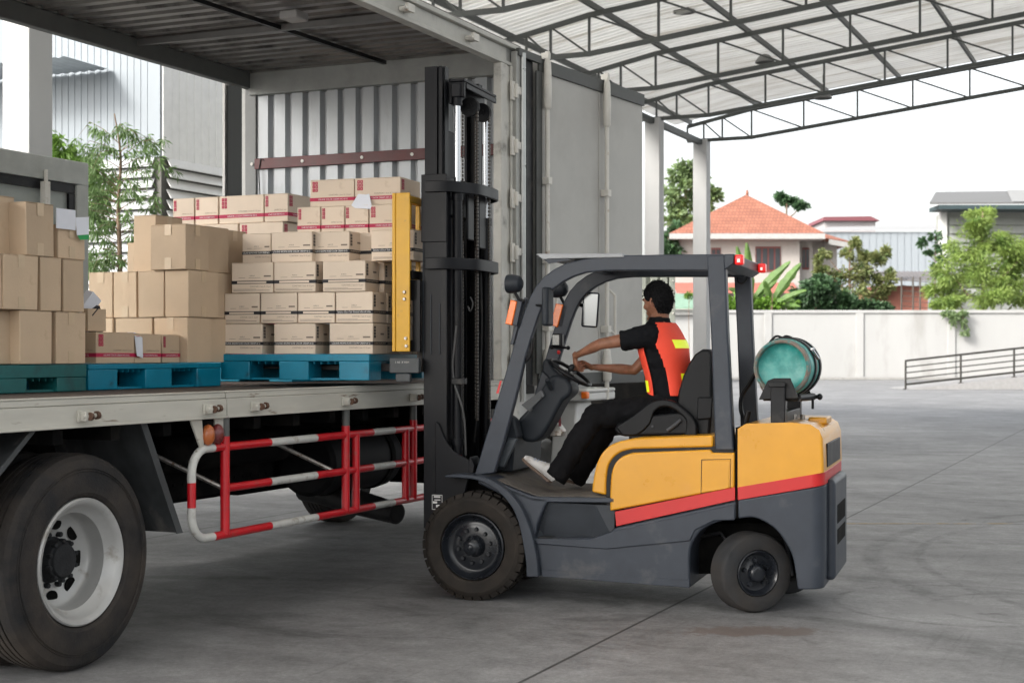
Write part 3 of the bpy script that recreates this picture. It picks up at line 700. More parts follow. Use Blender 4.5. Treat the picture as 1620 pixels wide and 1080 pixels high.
    mb.add([(a.x,.02,1.175),(a.x-.04,.02,1.175),(bx-.04,.02,.62),(bx,.02,.62),(a.x,.028,1.175),(a.x-.04,.028,1.175),(bx-.04,.028,.62),(bx,.028,.62)],[(0,1,2,3),(7,6,5,4),(0,4,5,1),(1,5,6,2),(2,6,7,3),(3,7,4,0)])
    mb.build('mudguard', m_flap, r, smooth=0)
    # marker light with cream bracket
    u0, u1 = T.x(303,0), T.x(350,0); mb = MB()
    mb.prism([(u0-.02,1.175),(u0+.08,1.175),(u0+.1,1.03),(u0+.075,1.01)],-.01,.0); mb.prism([(u1-.07,1.175),(u1+.05,1.175),(u1+.0,1.09),(u1-.05,1.04),(u1-.07,1.02)],-.01,.0)
    mb.box(u0+.03,u1-.03,-.012,-.002,1.0,1.012); mb.build('lamp_bracket', m_rail, r)
    mb = MB(); mb.box(u0+.085,u1-.075,.0,.05,1.02,1.17); mb.build('lamp_housing', m_under, r)
    ua = u0+.13; mb = MB(); mb.ell((ua,-.015,1.09),(.042,.035,.058),14,10); mb.build('marker_light', MT('amber_dirty',(.45,.12,.03),.3,var=.2,coat=.4), r)
    mb = MB(); mb.ell((ua+.085,-.015,1.09),(.045,.035,.058),14,10); mb.build('marker_light', MT('red_dirty',(.16,.02,.02),.3,var=.2,coat=.4), r)
    # side guard
    gr = bpy.data.objects.new('side_guard', None); COL.objects.link(gr); gr.parent = r
    rg = .0235; v = -.0
    zt, zm, zb = 1.016, .786, .529
    uL = T.x(303,0)
    def seg(segs, z):
        for (a, b, c) in segs:
            mb = MB(); mb.cyl((T.x(a,0),v,z),(T.x(b,0),v,z), rg, 14); mb.build('bar', m_gred if c == 'r' else m_gwhite, gr)
    e = 812
    seg([(337,426,'r'),(426,499,'w'),(499,588,'r'),(588,622,'w'),(622,700,'r'),(700,715,'w'),(715,775,'r')], zt)
    seg([(357,426,'r'),(426,499,'w'),(499,588,'r'),(588,622,'w'),(622,700,'r'),(700,715,'w'),(715,775,'r')], zm)
    seg([(337,427,'r'),(427,500,'w'),(500,590,'r'),(590,622,'w'),(622,700,'r'),(700,715,'w'),(715,775,'r')], zb)
    ul = T.x(337,0); rr = .13
    def arc(cx, cz, a0, a1): return [(cx+rr*cos(R(a)),v,cz+rr*sin(R(a))) for a in [a0+(a1-a0)*i/8 for i in range(9)]]
    cx = uL+rr
    mb = MB(); mb.tube([(ul,v,zt)]+arc(cx,zt-rr,90,180)+[(uL,v,.84)], rg, 14); mb.build('bar', m_gwhite, gr)
    mb = MB(); mb.cyl((uL,v,.84),(uL,v,.705),rg,14); mb.build('bar', m_gred, gr)
    mb = MB(); mb.tube([(uL,v,.705)]+arc(cx,zb+rr,180,270)+[(ul,v,zb)], rg, 14); mb.build('bar', m_gwhite, gr)
    for px in (355, 546, 562, 641, 653, 745):
        top = 1.075 if px in (355,546,653,745) else zt
        mb = MB(); mb.cyl((T.x(px,0),v-.004,zb),(T.x(px,0),v-.004,top), rg+.003, 14); mb.build('upright', m_gred, gr)
        if top > zt:
            mb = MB(); mb.cyl((T.x(px,0),v-.004,top),(T.x(px,0),v-.004,1.178), rg+.0015, 14); mb.build('stub', m_dbeam, gr)
    for (a, b) in ((-.12,0),(.55,0)):
        u = T.x(535,0) if a == .55 else T.x(357,0)
        mb = MB(); mb.cyl((u,.02,zm),(u-.3,.72,1.15), .013, 8); mb.build('brace', m_steel, gr)
    # tank and exhaust
    mb = MB(); mb.tube([(3.0,.62,.78),(4.0,.62,.78)], .23, 28); mb.build('fuel_tank', MT('tank_dark',(.008,.008,.009),.6,var=.3,spec=.15), r, bevel=.03)
    mb = MB()
    for u in (3.2,3.8): mb.lathe([(u,.232),(u,.24),(u+.06,.24),(u+.06,.232)],28,Matrix.Translation((0,.62,.78)) @ Matrix.Rotation(R(-90),4,'Z'))
    mb.build('tank_strap', m_under, r)
    a = T.P(508,778,.9); b = T.P(628,812,.12); mb = MB(); d = (b-a).normalized()
    mb.tube([a+Vector((.1,.2,0)), a, a+(b-a)*.5, b], [.085,.09,.09,.075], 18, caps=True); mb.build('exhaust_pipe', MT('exhaust_dark',(.014,.014,.015),.55,var=.3,spec=.3), r)
    mb = MB(); mb.cyl(b-d*.03+Vector((0,-.0,0)), b+d*.002, .062, 18); mb.build('exhaust_mouth', MT('mouth_black',(.003,.003,.003),.9), r)  # near-black disc stands for the open pipe end
    # underbody boxes, air tanks, spare wheel cradle, drive shaft
    mb = MB(); mb.box(1.0,2.75,.74,1.55,.62,1.1); mb.box(2.9,4.9,1.1,1.6,.55,1.1); mb.box(.62,.98,.9,2.3,.7,1.2); mb.box(4.3,4.95,.3,.7,.55,1.1); mb.build('equipment_box', m_under, r, bevel=.02)
    mb = MB(); mb.tube([(1.15,.50,.95),(2.5,.50,.95)],.11,20); mb.build('air_tank', m_under, r, bevel=.02)
    mb = MB(); mb.tube([(.3,1.2,.62),(5.2,1.2,.72)],.06,12); mb.build('drive_shaft', m_under, r)
    mb = MB(); mb.lathe([(0,.0),(0,.3),(.04,.48),(.22,.48),(.26,.3),(.26,0)],40,Matrix.Translation((1.75,1.95,.62)) @ Matrix.Rotation(R(90),4,'X')); mb.build('spare_tyre', m_tyreT, r)
    # front inner mudflap
    p = T.P(420,765,2.0); mb = MB(); mb.box(p.x,p.x+.02,1.95,2.42,.42,.9); mb.build('mudguard', m_flap, r, smooth=0)
    # --- box: end wall ---
    ue = 5.02
    V = []; prof = []; vv = .03; d = .05
    while vv < VW-.05:
        prof += [(ue,vv),(ue,vv+.092),(ue+d,vv+.108),(ue+d,vv+.142),(ue,vv+.158)]; vv += .172
    prof = [(a, min(b, VW-.01)) for a, b in prof]
    mb = MB(); n = len(prof); mb.add([(a,b,1.32) for a,b in prof]+[(a,b,3.74) for a,b in prof], [(i,i+1,n+i+1,n+i) for i in range(n-1)])
    mb.box(ue+d+.01,ue+d+.03,.02,VW-.02,1.32,3.74)
    mb.build('end_wall', m_wallc, r, smooth=0, fix=False)
    mb = MB(); mb.box(ue-.03, ue-.002, .1, VW-.05, 3.11, 3.2); st = mb.build('maroon_strip', m_maroon, r, bevel=.003)
    mb = MB()
    for px in (395, 482, 576, 655, 760):
        y = None
        for q in range(400):
            y = q*.006; P = T.w(ue, y); 
            if 810+FPX*P.x/P.y <= px: break
        mb.cyl((ue-.036,y,3.155),(ue-.03,y,3.155),.014,10)
    mb.build('rivet', m_rod, st)
    mb = MB(); mb.tube([(ue-.03,2.27,3.18),(ue-.035,2.3,3.2),(ue-.035,2.32,3.1),(ue-.03,2.3,2.6),(ue-.03,2.28,2.3)], .005, 6); mb.build('strap_cord', m_black, r)
    mb = MB(); mb.box(ue-.05, ue+.12, .0, VW, 3.742, 3.96); mb.build('header_beam', m_dbeam.copy() if False else MT('header_grey',(.30,.305,.29),.5), r, bevel=.008)
    # posts
    mb = MB(); mb.box(ue-.18, ue-.07, -.02, .05, 1.33, 3.81); mb.box(ue-.07, ue+.2, -.01, .05, .98, 3.81); mb.box(ue-.005,ue+.03,-.03,-.011,.98,3.81); mb.build('corner_post', m_beam, r, bevel=.006)
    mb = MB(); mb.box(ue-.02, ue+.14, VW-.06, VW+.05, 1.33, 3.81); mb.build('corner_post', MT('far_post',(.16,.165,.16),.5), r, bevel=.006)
    for py in (145,232,315,400,487,575):
        u = T.x(806,0); z = T.z(py,u,0); mb = MB(); mb.box(u-.06,u+.02,-.05,-.031,z-.075,z+.075); mb.box(u+.0,u+.1,-.07,-.04,z-.02,z+.04); mb.cyl((u+.0,-.06,z-.055),(u+.0,-.06,z+.055),.018,8); mb.build('hinge', m_rod, r, bevel=.003)
    # roof beams
    mb = MB(); mb.box(U0-2, ue+.24, -.0, .06, 3.811, 3.95); mb.box(U0-2, ue+.24, -.035, .07, 3.951, 3.985); mb.box(U0-2, ue+.24, -.02, -.001, 3.811, 3.84); mb.build('roof_beam', MT('near_roof_beam',(.46,.455,.42),.5,var=.1,col2=(.3,.29,.27),c2thr=.66), r, bevel=.005)
    for px, py in ((636,16),(740,62)):
        u = T.x(px,0); z = T.z(py,u,0); mb = MB(); mb.cyl((u-.03,-.05,z),(u-.03,0,z),.02,8); mb.cyl((u+.03,-.05,z),(u+.03,0,z),.02,8); mb.box(u-.045,u+.05,-.075,-.05,z-.02,z+.035); mb.cyl((u-.07,-.06,z),(u-.03,-.06,z),.012,8); mb.build('roof_latch', m_rod, r, bevel=.003)
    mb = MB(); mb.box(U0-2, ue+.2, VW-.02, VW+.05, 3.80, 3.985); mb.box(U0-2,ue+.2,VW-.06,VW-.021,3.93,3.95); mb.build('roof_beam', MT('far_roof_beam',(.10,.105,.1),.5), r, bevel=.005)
    # roof sheet corrugated across
    mb = MB(); V = []; u = U0-2; pr = []
    while u < ue: pr += [(u,3.93),(u+.07,3.93),(u+.09,3.955),(u+.14,3.955),(u+.16,3.93)]; u += .16
    n = len(pr); mb.add([(a,.06,b) for a,b in pr]+[(a,VW-.02,b) for a,b in pr], [(i,n+i,n+i+1,i+1) for i in range(n-1)])
    mb.box(U0-2, ue+.2, -.02, VW+.02, 3.99, 4.0); mb.build('roof_sheet', m_roofc, r, smooth=0, fix=False)
    for u in (-1.2,.35,1.9,3.45):
        mb = MB(); mb.box(u,u+.035,.06,VW-.02,3.88,3.925); mb.build('roof_bow', MT('bow_grey',(.16,.155,.15),.4,metal=.3), r, smooth=0)
    mb = MB(); mb.bar((-3,1.45,3.9),(4.9,1.05,3.9),.035,.03); mb.build('conduit', m_black, r, smooth=0)
    p = at(465,56,10.3); lu, lv = T.loc(p.x,p.y); mb = MB(); mb.box(lu-.08,lu+.08,lv-.07,lv+.07,3.84,3.9); mb.build('junction_box', MT('junction_grey',(.35,.34,.33),.5), r, bevel=.01)  # junction box on the roof conduit
    # dark folded leaf on the far side
    mb = MB(); mb.box(ue+.02,ue+.07,VW+.10,VW+.27,1.35,3.86); mb.build('far_door', MT('dark_leaf',(.012,.014,.014),.6,spec=.15), r, bevel=.006)
    mb = MB(); mb.box(ue+.0,ue+.09,VW+.272,VW+.30,1.35,3.88); mb.box(ue+.0,ue+.09,VW+.06,VW+.098,1.35,3.88); mb.build('door_edge', MT('leaf_edge',(.42,.42,.40),.5), r, bevel=.004)
    # --- folded near door ---
    dr = bpy.data.objects.new('side_door', None); COL.objects.link(dr); dr.parent = r
    A = Vector((*T.loc(.21, 12.15), 0)); B = Vector((*T.loc(1.215, 13.86), 0)); dl = (B-A).length; d = (B-A)/dl; nrm = Vector((d.y,-d.x,0))  # towards the yard
    Md = Matrix(((d.x,-d.y,0,A.x),(d.y,d.x,0,A.y),(0,0,1,0),(0,0,0,1)))
    z0, z1 = 1.27, 3.95
    mb = MB(); mb.box(.0, dl, .0, .05, z0+.0, z1-.0, Md); mb.build('door_leaf', m_door, dr, smooth=0)
    mb = MB(); mb.box(-.01,dl+.012,-.02,-.0015,z1-.11,z1,Md); mb.box(-.01,dl+.012,-.02,-.0015,z0,z0+.1,Md); mb.box(-.05,.045,-.02,-.0015,z0+.1,z1-.11,Md); mb.build('door_frame', m_doorf, dr, bevel=.004)
    mb = MB(); mb.box(.047,.14,-.012,-.0015,z0+.1,z1-.11,Md); mb.build('edge_strip', MT('pale_strip',(.42,.41,.38),.5), dr, smooth=0)
    mb = MB(); mb.cyl((dl*.55,-.004,z0+.1),(dl*.55,-.004,z1-.11),.006,6,Md); mb.build('seam', m_door, dr)
    def invx(px):
        for q in range(1, 400):
            s = q*dl/400; p = Md @ Vector((s,-.05,0)); w = T.w(p.x,p.y)
            if 810+FPX*w.x/w.y >= px: return s
        return dl
    for px, tp in ((866,0),(960,0)):
        s = invx(px); mb = MB(); mb.cyl((s,-.05,z0-.14),(s,-.05,z1+.06),.02,12,Md); mb.build('lock_rod', m_rod, dr)
        mb = MB(); mb.tube([(s,-.05,z1-.42),(s,-.05,z1-.4),(s,-.05,z1-.2),(s,-.05,z1-.04),(s,-.05,z1)],[.02,.034,.036,.03,.02],12,Md); mb.box(s-.02,s+.02,-.07,-.0,z1+.0,z1+.05,Md)
        for zz in (2.95,2.3,1.75): mb.box(s-.03,s+.03,-.08,-.0015,zz-.03,zz+.03,Md)
        mb.tube([(s,-.05,z0+.02),(s,-.05,z0+.04),(s,-.05,z0+.2),(s,-.05,z0+.3)],[.03,.042,.042,.03],12,Md)
        mb.build('rod_sleeve', m_rod, dr, bevel=.003)
        mb = MB(); mb.cyl((s+.02,-.06,1.75),(s+.1,-.08,1.7),.012,8,Md); mb.cyl((s+.1,-.08,1.7),(s+.1,-.08,2.05),.014,8,Md); mb.cyl((s+.1,-.08,2.05),(s+.04,-.05,2.1),.012,8,Md); mb.build('rod_handle', m_rod, dr)
    # folded second leaf edges: three upright strips between post and door
    def strip_at(px0, px1, vv, depth, mat, z0, z1, nm):
        a, b = T.x(px0,vv), T.x(px1,vv); mb = MB(); mb.box(a,b,vv,vv+depth,z0,z1); mb.build(nm, mat, dr, bevel=.004)
    strip_at(817,823,-.06,.05,MT('steel_edge',(.33,.33,.31),.4,metal=.3),1.28,3.93,'edge_strip')
    u = T.x(827,-.07); mb = MB(); mb.cyl((u,-.07,1.15),(u,-.07,3.93),.026,14); mb.build('hinge_tube', MT('tube_steel',(.42,.43,.42),.3,metal=.6), dr)
    strip_at(833,843,-.05,.1,m_black,1.28,3.93,'seal')
    strip_at(817,846,.08,.03,m_black,1.2,3.94,'seal')
    mb = MB(); mb.bar((T.x(819,-.06),-.06,3.93),(A.x,A.y-.02,3.93),.03,.06); mb.build('door_frame', m_doorf, dr, smooth=0)
    # --- cab ---
    cb = bpy.data.objects.new('cab', None); COL.objects.link(cb); cb.parent = r
    mcab = MT('cab_white',(.55,.55,.53),.35,var=.05,coat=.4)
    out = [(5.42,.95),(5.42,2.75),(5.6,2.85),(6.7,2.85),(7.05,1.85),(7.1,.55),(6.72,.5)]+[(6.05+.62*cos(R(a)),.5+.62*sin(R(a))) for a in range(0,181,20)]+[(5.42,.5)]
    mb = MB(); mb.prism([(a,b) for a,b in out], .12, 2.3); mb.build('cab_body', mcab, cb, bevel=.04, bseg=3)
    mb = MB(); mb.prism([(5.85,1.8),(5.85,2.6),(6.6,2.6),(6.85,1.8)],.105,.118); mb.build('side_window', m_win, cb, smooth=0)
    mb = MB(); mb.add([(7.045,.35,1.87),(7.045,2.1,1.87),(6.74,2.1,2.72),(6.74,.35,2.72)],[(0,1,2,3)]); mb.build('windscreen', m_win, cb, smooth=0)
    mb = MB(); pts = [(6.05+.64*cos(R(a)),.5+.64*sin(R(a))) for a in range(0,181,12)]; ins = [(6.05+.60*cos(R(a)),.5+.60*sin(R(a))) for a in range(0,181,12)]; mb.strip(pts,ins,.04,.2); mb.build('wheel_arch', mcab, cb)
    # cab step with orange repeater, seen under the door
    a = at(915,636,12.7); b = at(976,612,12.9); ua, va = T.loc(a.x,a.y); 
    mb = MB(); mb.box(ua,ua+.7,-.25,.13,1.13,1.2); mb.box(ua-.02,ua+.68,-.26,.1,1.2,1.235); mb.build('step_plate', mcab, cb, bevel=.015)
    mb = MB(); mb.box(ua-.03,ua+.03,-.262,-.20,1.15,1.21); mb.build('repeater_lamp', m_amber, cb, bevel=.012)
    mb = MB(); mb.prism([(ua-.0,.55),(ua+.5,.55),(ua+.45,1.12),(ua+.1,1.12)],-.12,.1); mb.build('step_panel', mcab, cb, bevel=.02)
truck()

# ---------------- pallets ----------------
def pallet(fr, x0, y0, lx, ly, z0, h, mat, label, top_h=.045):
    r = thing('plastic_pallet', label, 'pallet', fr.w(x0, y0, z0), fr.a, 'plastic pallets on the truck deck')
    mb = MB(); mb.box(0, lx, 0, ly, h-top_h, h); mb.build('top_deck', mat, r, bevel=.003)
    # nine feet with two openings on each side
    fx = [(0,.2*lx),(lx/2-.10*lx,lx/2+.10*lx),(.80*lx,lx)]; fy = [(0,.18*ly),(ly/2-.09*ly,ly/2+.09*ly),(.82*ly,ly)]
    mb = MB()
    for a,b in fx:
        for c,d in fy: mb.box(a+.001,b-.001,c+.001,d-.001,.0,h-top_h-.001)
    mb.build('foot', mat, r, bevel=.006, bseg=3)
    mb = MB()
    for i in range(int(lx/.05)): mb.box(.02+i*.05,.024+i*.05,.012,ly-.012,h-top_h-.018,h-top_h-.001)
    mb.build('rib', mat, r, smooth=0)
    mb = MB()
    for c,d in fy: mb.box(.03,lx-.03,c+.03,d-.03,.001,.014)
    mb.build('runner', mat, r, smooth=0)
    return r
DK = 1.32
pA = pallet(T, -.22, .80, 1.19, 1.15, DK+.002, .15, m_pgreen, 'dark green plastic pallet under the leftmost carton stack', top_h=.07)
pB = pallet(T, 1.07, .87, 1.30, 1.15, DK+.002, .15, m_pblue, 'blue plastic pallet in the middle, resting on the deck', top_h=.03)
cx0 = K.x(350,.04)
pC = pallet(K, -1.785, .03, 1.065, 1.12, 1.362, .168, m_pblue, 'bright blue plastic pallet raised on the forks', top_h=.045)
pD = pallet(T, 3.78, 1.22, 1.1, 1.15, DK+.002, .15, m_pblue, 'blue plastic pallet at the far back by the ribbed end wall')
mb = MB()

# ---------------- cartons ----------------
_art = {}
def art(kind, w, h):
    key = (kind, round(w,2), round(h,2))
    if key in _art: return _art[key]
    mb = MB()
    # faces -y; x in [-w/2,w/2], z in [0,h]
    F = lambda x, z: Matrix.Translation((x, -.0012, z)) @ Matrix.Rotation(R(90), 4, 'X')
    def rect(x0,x1,z0,z1,m): mb.cur = m; mb.add([(x0,-.0008,z0),(x1,-.0008,z0),(x1,-.0008,z1),(x0,-.0008,z1)],[(0,1,2,3)])
    if kind in ('black','blackthai','blacklabel'):
        mb.cur = 2
        txt = 'LOLANE AROMA ROSE COLOR CREAM 60 G' if kind != 'blackthai' else 'โลแลน อโรมา โรส คัลเลอร์ ครีม 60 กรัม'
        if kind == 'blacklabel': rect(-w*.36, w*.34, h*.310, h*.375, 3)
        else: text_mb(mb, txt, h*.085, F(0, h*.345), w*.90)
        mb.cur = 0; text_mb(mb, 'A.RO.S', h*.06, F(0, h*.56)); 
        rect(-w*.08, w*.2, h*.49, h*.50, 4); rect(-w*.33,-w*.17,h*.49,h*.50,4); mb.cur = 4; text_mb(mb, 'CONTAIN 1 box X 12 pcs', h*.075, F(w*.2, h*.2), w*.5)
        if kind != 'blackthai': rect(w*.28, w*.45, h*.52, h*.57, 4)
        if kind != 'black': rect(-w*.45, w*.42, h*.07, h*.085, 4); rect(-w*.45, w*.1, h*.11, h*.12, 4)
    elif kind == 'blackside':
        mb.cur = 3; text_mb(mb, 'LOLANE COLOR CREAM', h*.07, F(0, h*.345), w*.85)
        for i in range(2):
            for j in range(4): rect(-w*.42+i*w*.07, -w*.42+(i+.8)*w*.07, h*(.52+j*.1), h*(.60+j*.1), 0)
        rect(w*.05, w*.3, h*.62, h*.68, 4)
    elif kind == 'red':
        mb.cur = 2; text_mb(mb, 'LOLANE COLOR CREAM NO 60 G', h*.08, F(.02*w, h*.26), w*.66)
        mb.cur = 4; text_mb(mb, 'CONTAIN 1 box X 12 pcs', h*.07, F(w*.18, h*.42), w*.5)
        for i in range(2):
            for j in range(3):
                rect(-w*.44+i*w*.065, -w*.44+(i+.85)*w*.065, h*(.55+j*.13), h*(.665+j*.13), 1)
                rect(-w*.437+(i+.3)*w*.065, -w*.437+(i+.5)*w*.065, h*(.575+j*.13), h*(.64+j*.13), 5)
    _art[key] = mb; return mb
MATS_ART = [m_bprint, m_rprint, MT('white_print',(.75,.74,.72),.6), m_cardl, m_gprint, m_cardl]
NB = [0]
def carton(fr, x0, x1, y0, y1, z0, z1, kind, label, group, yaw=0, mat=None, faces='y'):
    w, d, h = x1-x0, y1-y0, z1-z0-.003
    c = fr.w((x0+x1)/2, (y0+y1)/2, z0+.0015); NB[0] += 1
    r = thing('carton', label, 'carton', c, fr.a+R(yaw), group)
    mat = mat or (m_card if kind == 'plain' else m_cardl)
    mb = MB(); bul = .004+.004*random.random()
    mb.box(-w/2+.001, w/2-.001, -d/2+.001, d/2-.001, 0, h-.003)
    if kind == 'plain': mb.v = [(x+random.uniform(-.0045,.001)*(1 if x > 0 else -1), y+random.uniform(-.0045,.001)*(1 if y > 0 else -1), z) for x,y,z in mb.v]
    bd = mb.build('carton_body', mat, r, bevel=.0045)
    mb = MB(); mb.box(-w/2+.002,-.002 if w > d else w/2-.002,-d/2+.002, d/2-.002 if w > d else -.002,h-.0025,h)
    mb.box(.002 if w > d else -w/2+.002, w/2-.002, -d/2+.002 if w > d else .002, d/2-.002, h-.0025, h); mb.build('top_flap', mat, r, smooth=0)
    if kind == 'plain':
        mb = MB(); tw = .025
        if w > d or random.random() < .5:
            mb.box(-tw,tw,-d/2-.0006,d/2+.0006,h,h+.0008); mb.box(-tw,tw,-d/2-.0006,-d/2+.0002,h-.07,h); mb.box(-tw,tw,-d/2-.0006,-d/2+.0002,0.002,.07)
            if random.random() < .55: mb.box(-w/2-.0006,-w/2+.0002,-tw,tw,h-.07,h-.002); mb.box(-w/2-.0006,-w/2+.0002,-tw,tw,.002,.075)
        else:
            mb.box(-w/2-.0006,w/2+.0006,-tw,tw,h,h+.0008); mb.box(-w/2-.0006,-w/2+.0002,-tw,tw,h-.08,h); mb.box(-w/2-.0006,-w/2+.0002,-tw,tw,.002,.08)
        mb.build('tape', m_tape, r, smooth=0)
    else:
        zb0, zb1 = (h*.29, h*.40) if kind != 'red' else (h*.20, h*.33)
        mb = MB(); mb.box(-w/2-.0002,w/2+.0002,-d/2-.0002,d/2+.0002,zb0,zb1); mb.build('printed_band', m_rprint if kind == 'red' else m_bprint, r, smooth=0)
        def put(a, M): 
            me = MB(); me.v = [tuple(M @ Vector(p)) for p in a.v]; me.f = a.f; me.m = a.m; me.build('print', MATS_ART, r, smooth=0, fix=False)
        if 'y' in faces: put(art(kind, w, h), Matrix.Translation((0,-d/2-.0003,0)))
        if 'x' in faces: put(art('blackside' if kind.startswith('black') else 'red', d, h), Matrix.Translation((w/2+.0003,0,0)) @ Matrix.Rotation(R(90),4,'Z'))
        if 'n' in faces: put(art('red', d, h), Matrix.Translation((-w/2-.0003,0,0)) @ Matrix.Rotation(R(-90),4,'Z'))
    return r

ORD = ['first','second','third','fourth','fifth','sixth']
# stack C on the forks
gC = 'cartons on the raised pallet'
hC = .2005; zC = 1.53
rows = [
 [(352,415,'black'),(433,499,'black'),(521,590,'black')],
 [(355,411,'blacklabel'),(412,470,'blacklabel'),(471,530,'blacklabel'),(531,590,'blackthai')],
 [(366,432,'blacklabel'),(433,499,'blacklabel'),(510,578,'blacklabel')],
 [(383,429,'black'),(429,494,'black'),(519,553,'black'),(587,625,'blackthai')],
]
RW = ['bottom row','second row','third row','top row']
for i, row in enumerate(rows):
    y0 = .05 + (.0, .005, .0, .06)[i]
    for j, (a, b, k) in enumerate(row):
        yy = y0 + (.05 if (i,j) in ((3,2),(3,0)) else 0) + (.06 if (i,j)==(3,3) else 0)
        x0, x1 = K.x(a,yy), K.x(b,yy); dep = .225
        if i == 3 and j == 2: x0 = x1-.27
        if i == 3 and j == 3: x1 = x0+.3
        what = {'black':'printed black band','blacklabel':'stickered black band','blackthai':'Thai black band'}[k]
        if k == 'black' and i == 3 and j == 2: yy += .0
        carton(K, x0+.001, x1-.001, yy, yy+dep, zC+i*hC, zC+(i+1)*hC, k, 'pale carton with %s, %s from left, %s of the raised load' % (what, ORD[j], RW[i]), gC, faces='yx', yaw=random.uniform(-.6,.6))
# second and deeper layers, seen along the mast side
for i in range(4):
    for l in range(1, 5):
        yy = .06+l*.232; xr = K.x(590,.05)+(0 if i != 2 else -.02)+random.uniform(-.015,.0)
        if i == 3 and l == 1: xr -= .04; yy += .04
        nm = ['near','second','third','fourth'][l-1]
        carton(K, xr-.29, xr, yy, yy+.222, zC+i*hC, zC+(i+1)*hC, 'black', 'pale carton beside the mast, %s from the front, %s of the raised load' % (ORD[l], RW[i]), gC, faces='x')
        if i >= 2 and l < 4:
            for q in range(1, 3):
                carton(K, xr-.29*(q+1)-.01*q, xr-.29*q-.01*q, yy, yy+.222, zC+i*hC, zC+(i+1)*hC, 'black', 'inner pale carton, %s deep, %s from the mast, %s of raised load' % (ORD[l], ORD[q+1], RW[i]), gC, faces='')
# red banded cartons on top of the raised load
gR = 'crimson banded cartons on the raised pallet'
def redrow(lst, y, z0, z1, nm, dep=.36):
    for j, (a, b) in enumerate(lst):
        carton(K, K.x(a,y)+.001, K.x(b,y)-.001, y, y+dep, z0, z1, 'red', 'crimson banded carton, %s from left in the %s above the small cartons' % (ORD[j], nm), gR, faces='yx', yaw=random.uniform(-.5,.5))
zr = zC+4*hC
redrow([(470,507),(508,545),(546,583),(584,640)], .40, zr, zr+.19, 'lower red row')
redrow([(490,560),(561,634)], .44, zr+.19, zr+.375, 'top red row')
# stack D at the end wall
gD = 'crimson banded cartons at the back of the truck'
def vfor(px, u):
    for q in range(1000):
        v = 3.2-q*.004; P = T.w(u, v)
        if 810+FPX*P.x/P.y >= px: return v
uD = 3.82
for nm, lst, z0, z1, du in (('top row',[(273,307),(308,345),(346,417),(418,455)],2.53,2.745,0.),('second row',[(313,376),(378,447)],2.325,2.53,-.02),('third row',[(300,372),(374,450)],2.11,2.325,0.),('fourth row',[(300,372),(374,450)],1.9,2.11,0.),('fifth row',[(300,372),(374,450)],1.69,1.9,0.),('bottom row',[(300,372),(374,450)],1.475,1.69,0.)):
    for j, (a, b) in enumerate(lst):
        va, vb = vfor(a, uD+du), vfor(b, uD+du)
        carton(T, uD+du, uD+du+.36, vb+.001, va-.001, z0, z1, 'red', 'crimson banded carton at the truck back wall, %s from left, %s' % (ORD[j], nm), gD, faces='yn')
# stack B
gB = 'plain cartons on the middle pallet'
def bx(px0, px1, u, dep, z0, z1, lab, kind='plain', dv=0, g=gB, mat=None, faces='yn'):
    va, vb = vfor(px0, u), vfor(px1, u)
    carton(T, u, u+dep, vb+.001+dv, va-.001+dv, z0, z1, kind, lab, g, faces=faces, mat=mat, yaw=random.uniform(-.5,.5))
uB = 2.03; zb = [1.475, 1.765, 2.065, 2.365]
bx(242,297,uB,.26,zb[0],zb[1],'plain brown carton, right one in the bottom row of the middle stack')
bx(181,241,uB,.26,zb[0],zb[1],'plain brown carton, left one in the bottom row of the middle stack')
bx(138,178,uB-.02,.27,zb[0],zb[1],'plain brown carton behind the open box, bottom row of the middle stack')
bx(259,298,uB,.33,zb[1],zb[2],'tall plain carton, rightmost of four in the second row of the middle stack')
bx(217,258,uB,.33,zb[1],zb[2],'tall plain carton with tape, third of four in the middle stack second row')
bx(179,216,uB,.33,zb[1],zb[2],'tall plain carton, second of four in the middle stack second row')
bx(139,178,uB,.33,zb[1],zb[2],'tall plain carton, leftmost of four in the middle stack second row')
bx(237,294,uB-.03,.25,zb[2],zb[3]-.01,'large square plain carton at the front top of the middle stack')
bx(210,246,uB+.28,.3,zb[2],zb[3]+.09,'tall upright carton with flap line, behind the square one on top')
bx(200,221,uB+.6,.25,zb[2],zb[3]-.06,'narrow pale carton at the far left top of the middle stack')
vB = vfor(297, uB)
carton(T, uB+.27, uB+.50, vB+.02, vB+.32, zb[0], zb[1], 'plain', 'plain carton at the bottom right corner behind the middle stack', gB)
carton(T, uB+.34, uB+.58, vB+.03, vB+.36, zb[1], zb[2], 'plain', 'plain carton at the right side of the middle stack, second row', gB)
carton(T, uB+.25, uB+.52, vB+.05, vB+.34, zb[2], zb[3], 'plain', 'plain carton behind the square one, top right of the middle stack', gB)
carton(T, uB+.53, uB+.80, vB+.10, vB+.40, zb[2]-.0, zb[3]-.0, 'plain', 'plain carton last in line at the top right of the middle stack', gB)
# flat red carton row at the pallet's front
gF = 'crimson banded cartons at the front of the middle pallet'
def fx_(px, v): return T.x(px, v)
vv = .89
carton(T, fx_(152,vv), fx_(213,vv), vv, vv+.36, 1.475, 1.475+.185, 'red', 'long low crimson banded carton at the front of the middle pallet', gF, faces='yn', mat=m_card)
carton(T, fx_(214,vv), fx_(256,vv), vv+.005, vv+.36, 1.475, 1.475+.18, 'red', 'low crimson banded carton with white paper, between two others', gF, faces='y', mat=m_card)
carton(T, fx_(261,vv+.03), fx_(289,vv+.03), vv+.05, vv+.33, 1.475, 1.475+.178, 'red', 'small dusty crimson banded carton at the right end of the low row', gF, faces='y', mat=m_card)
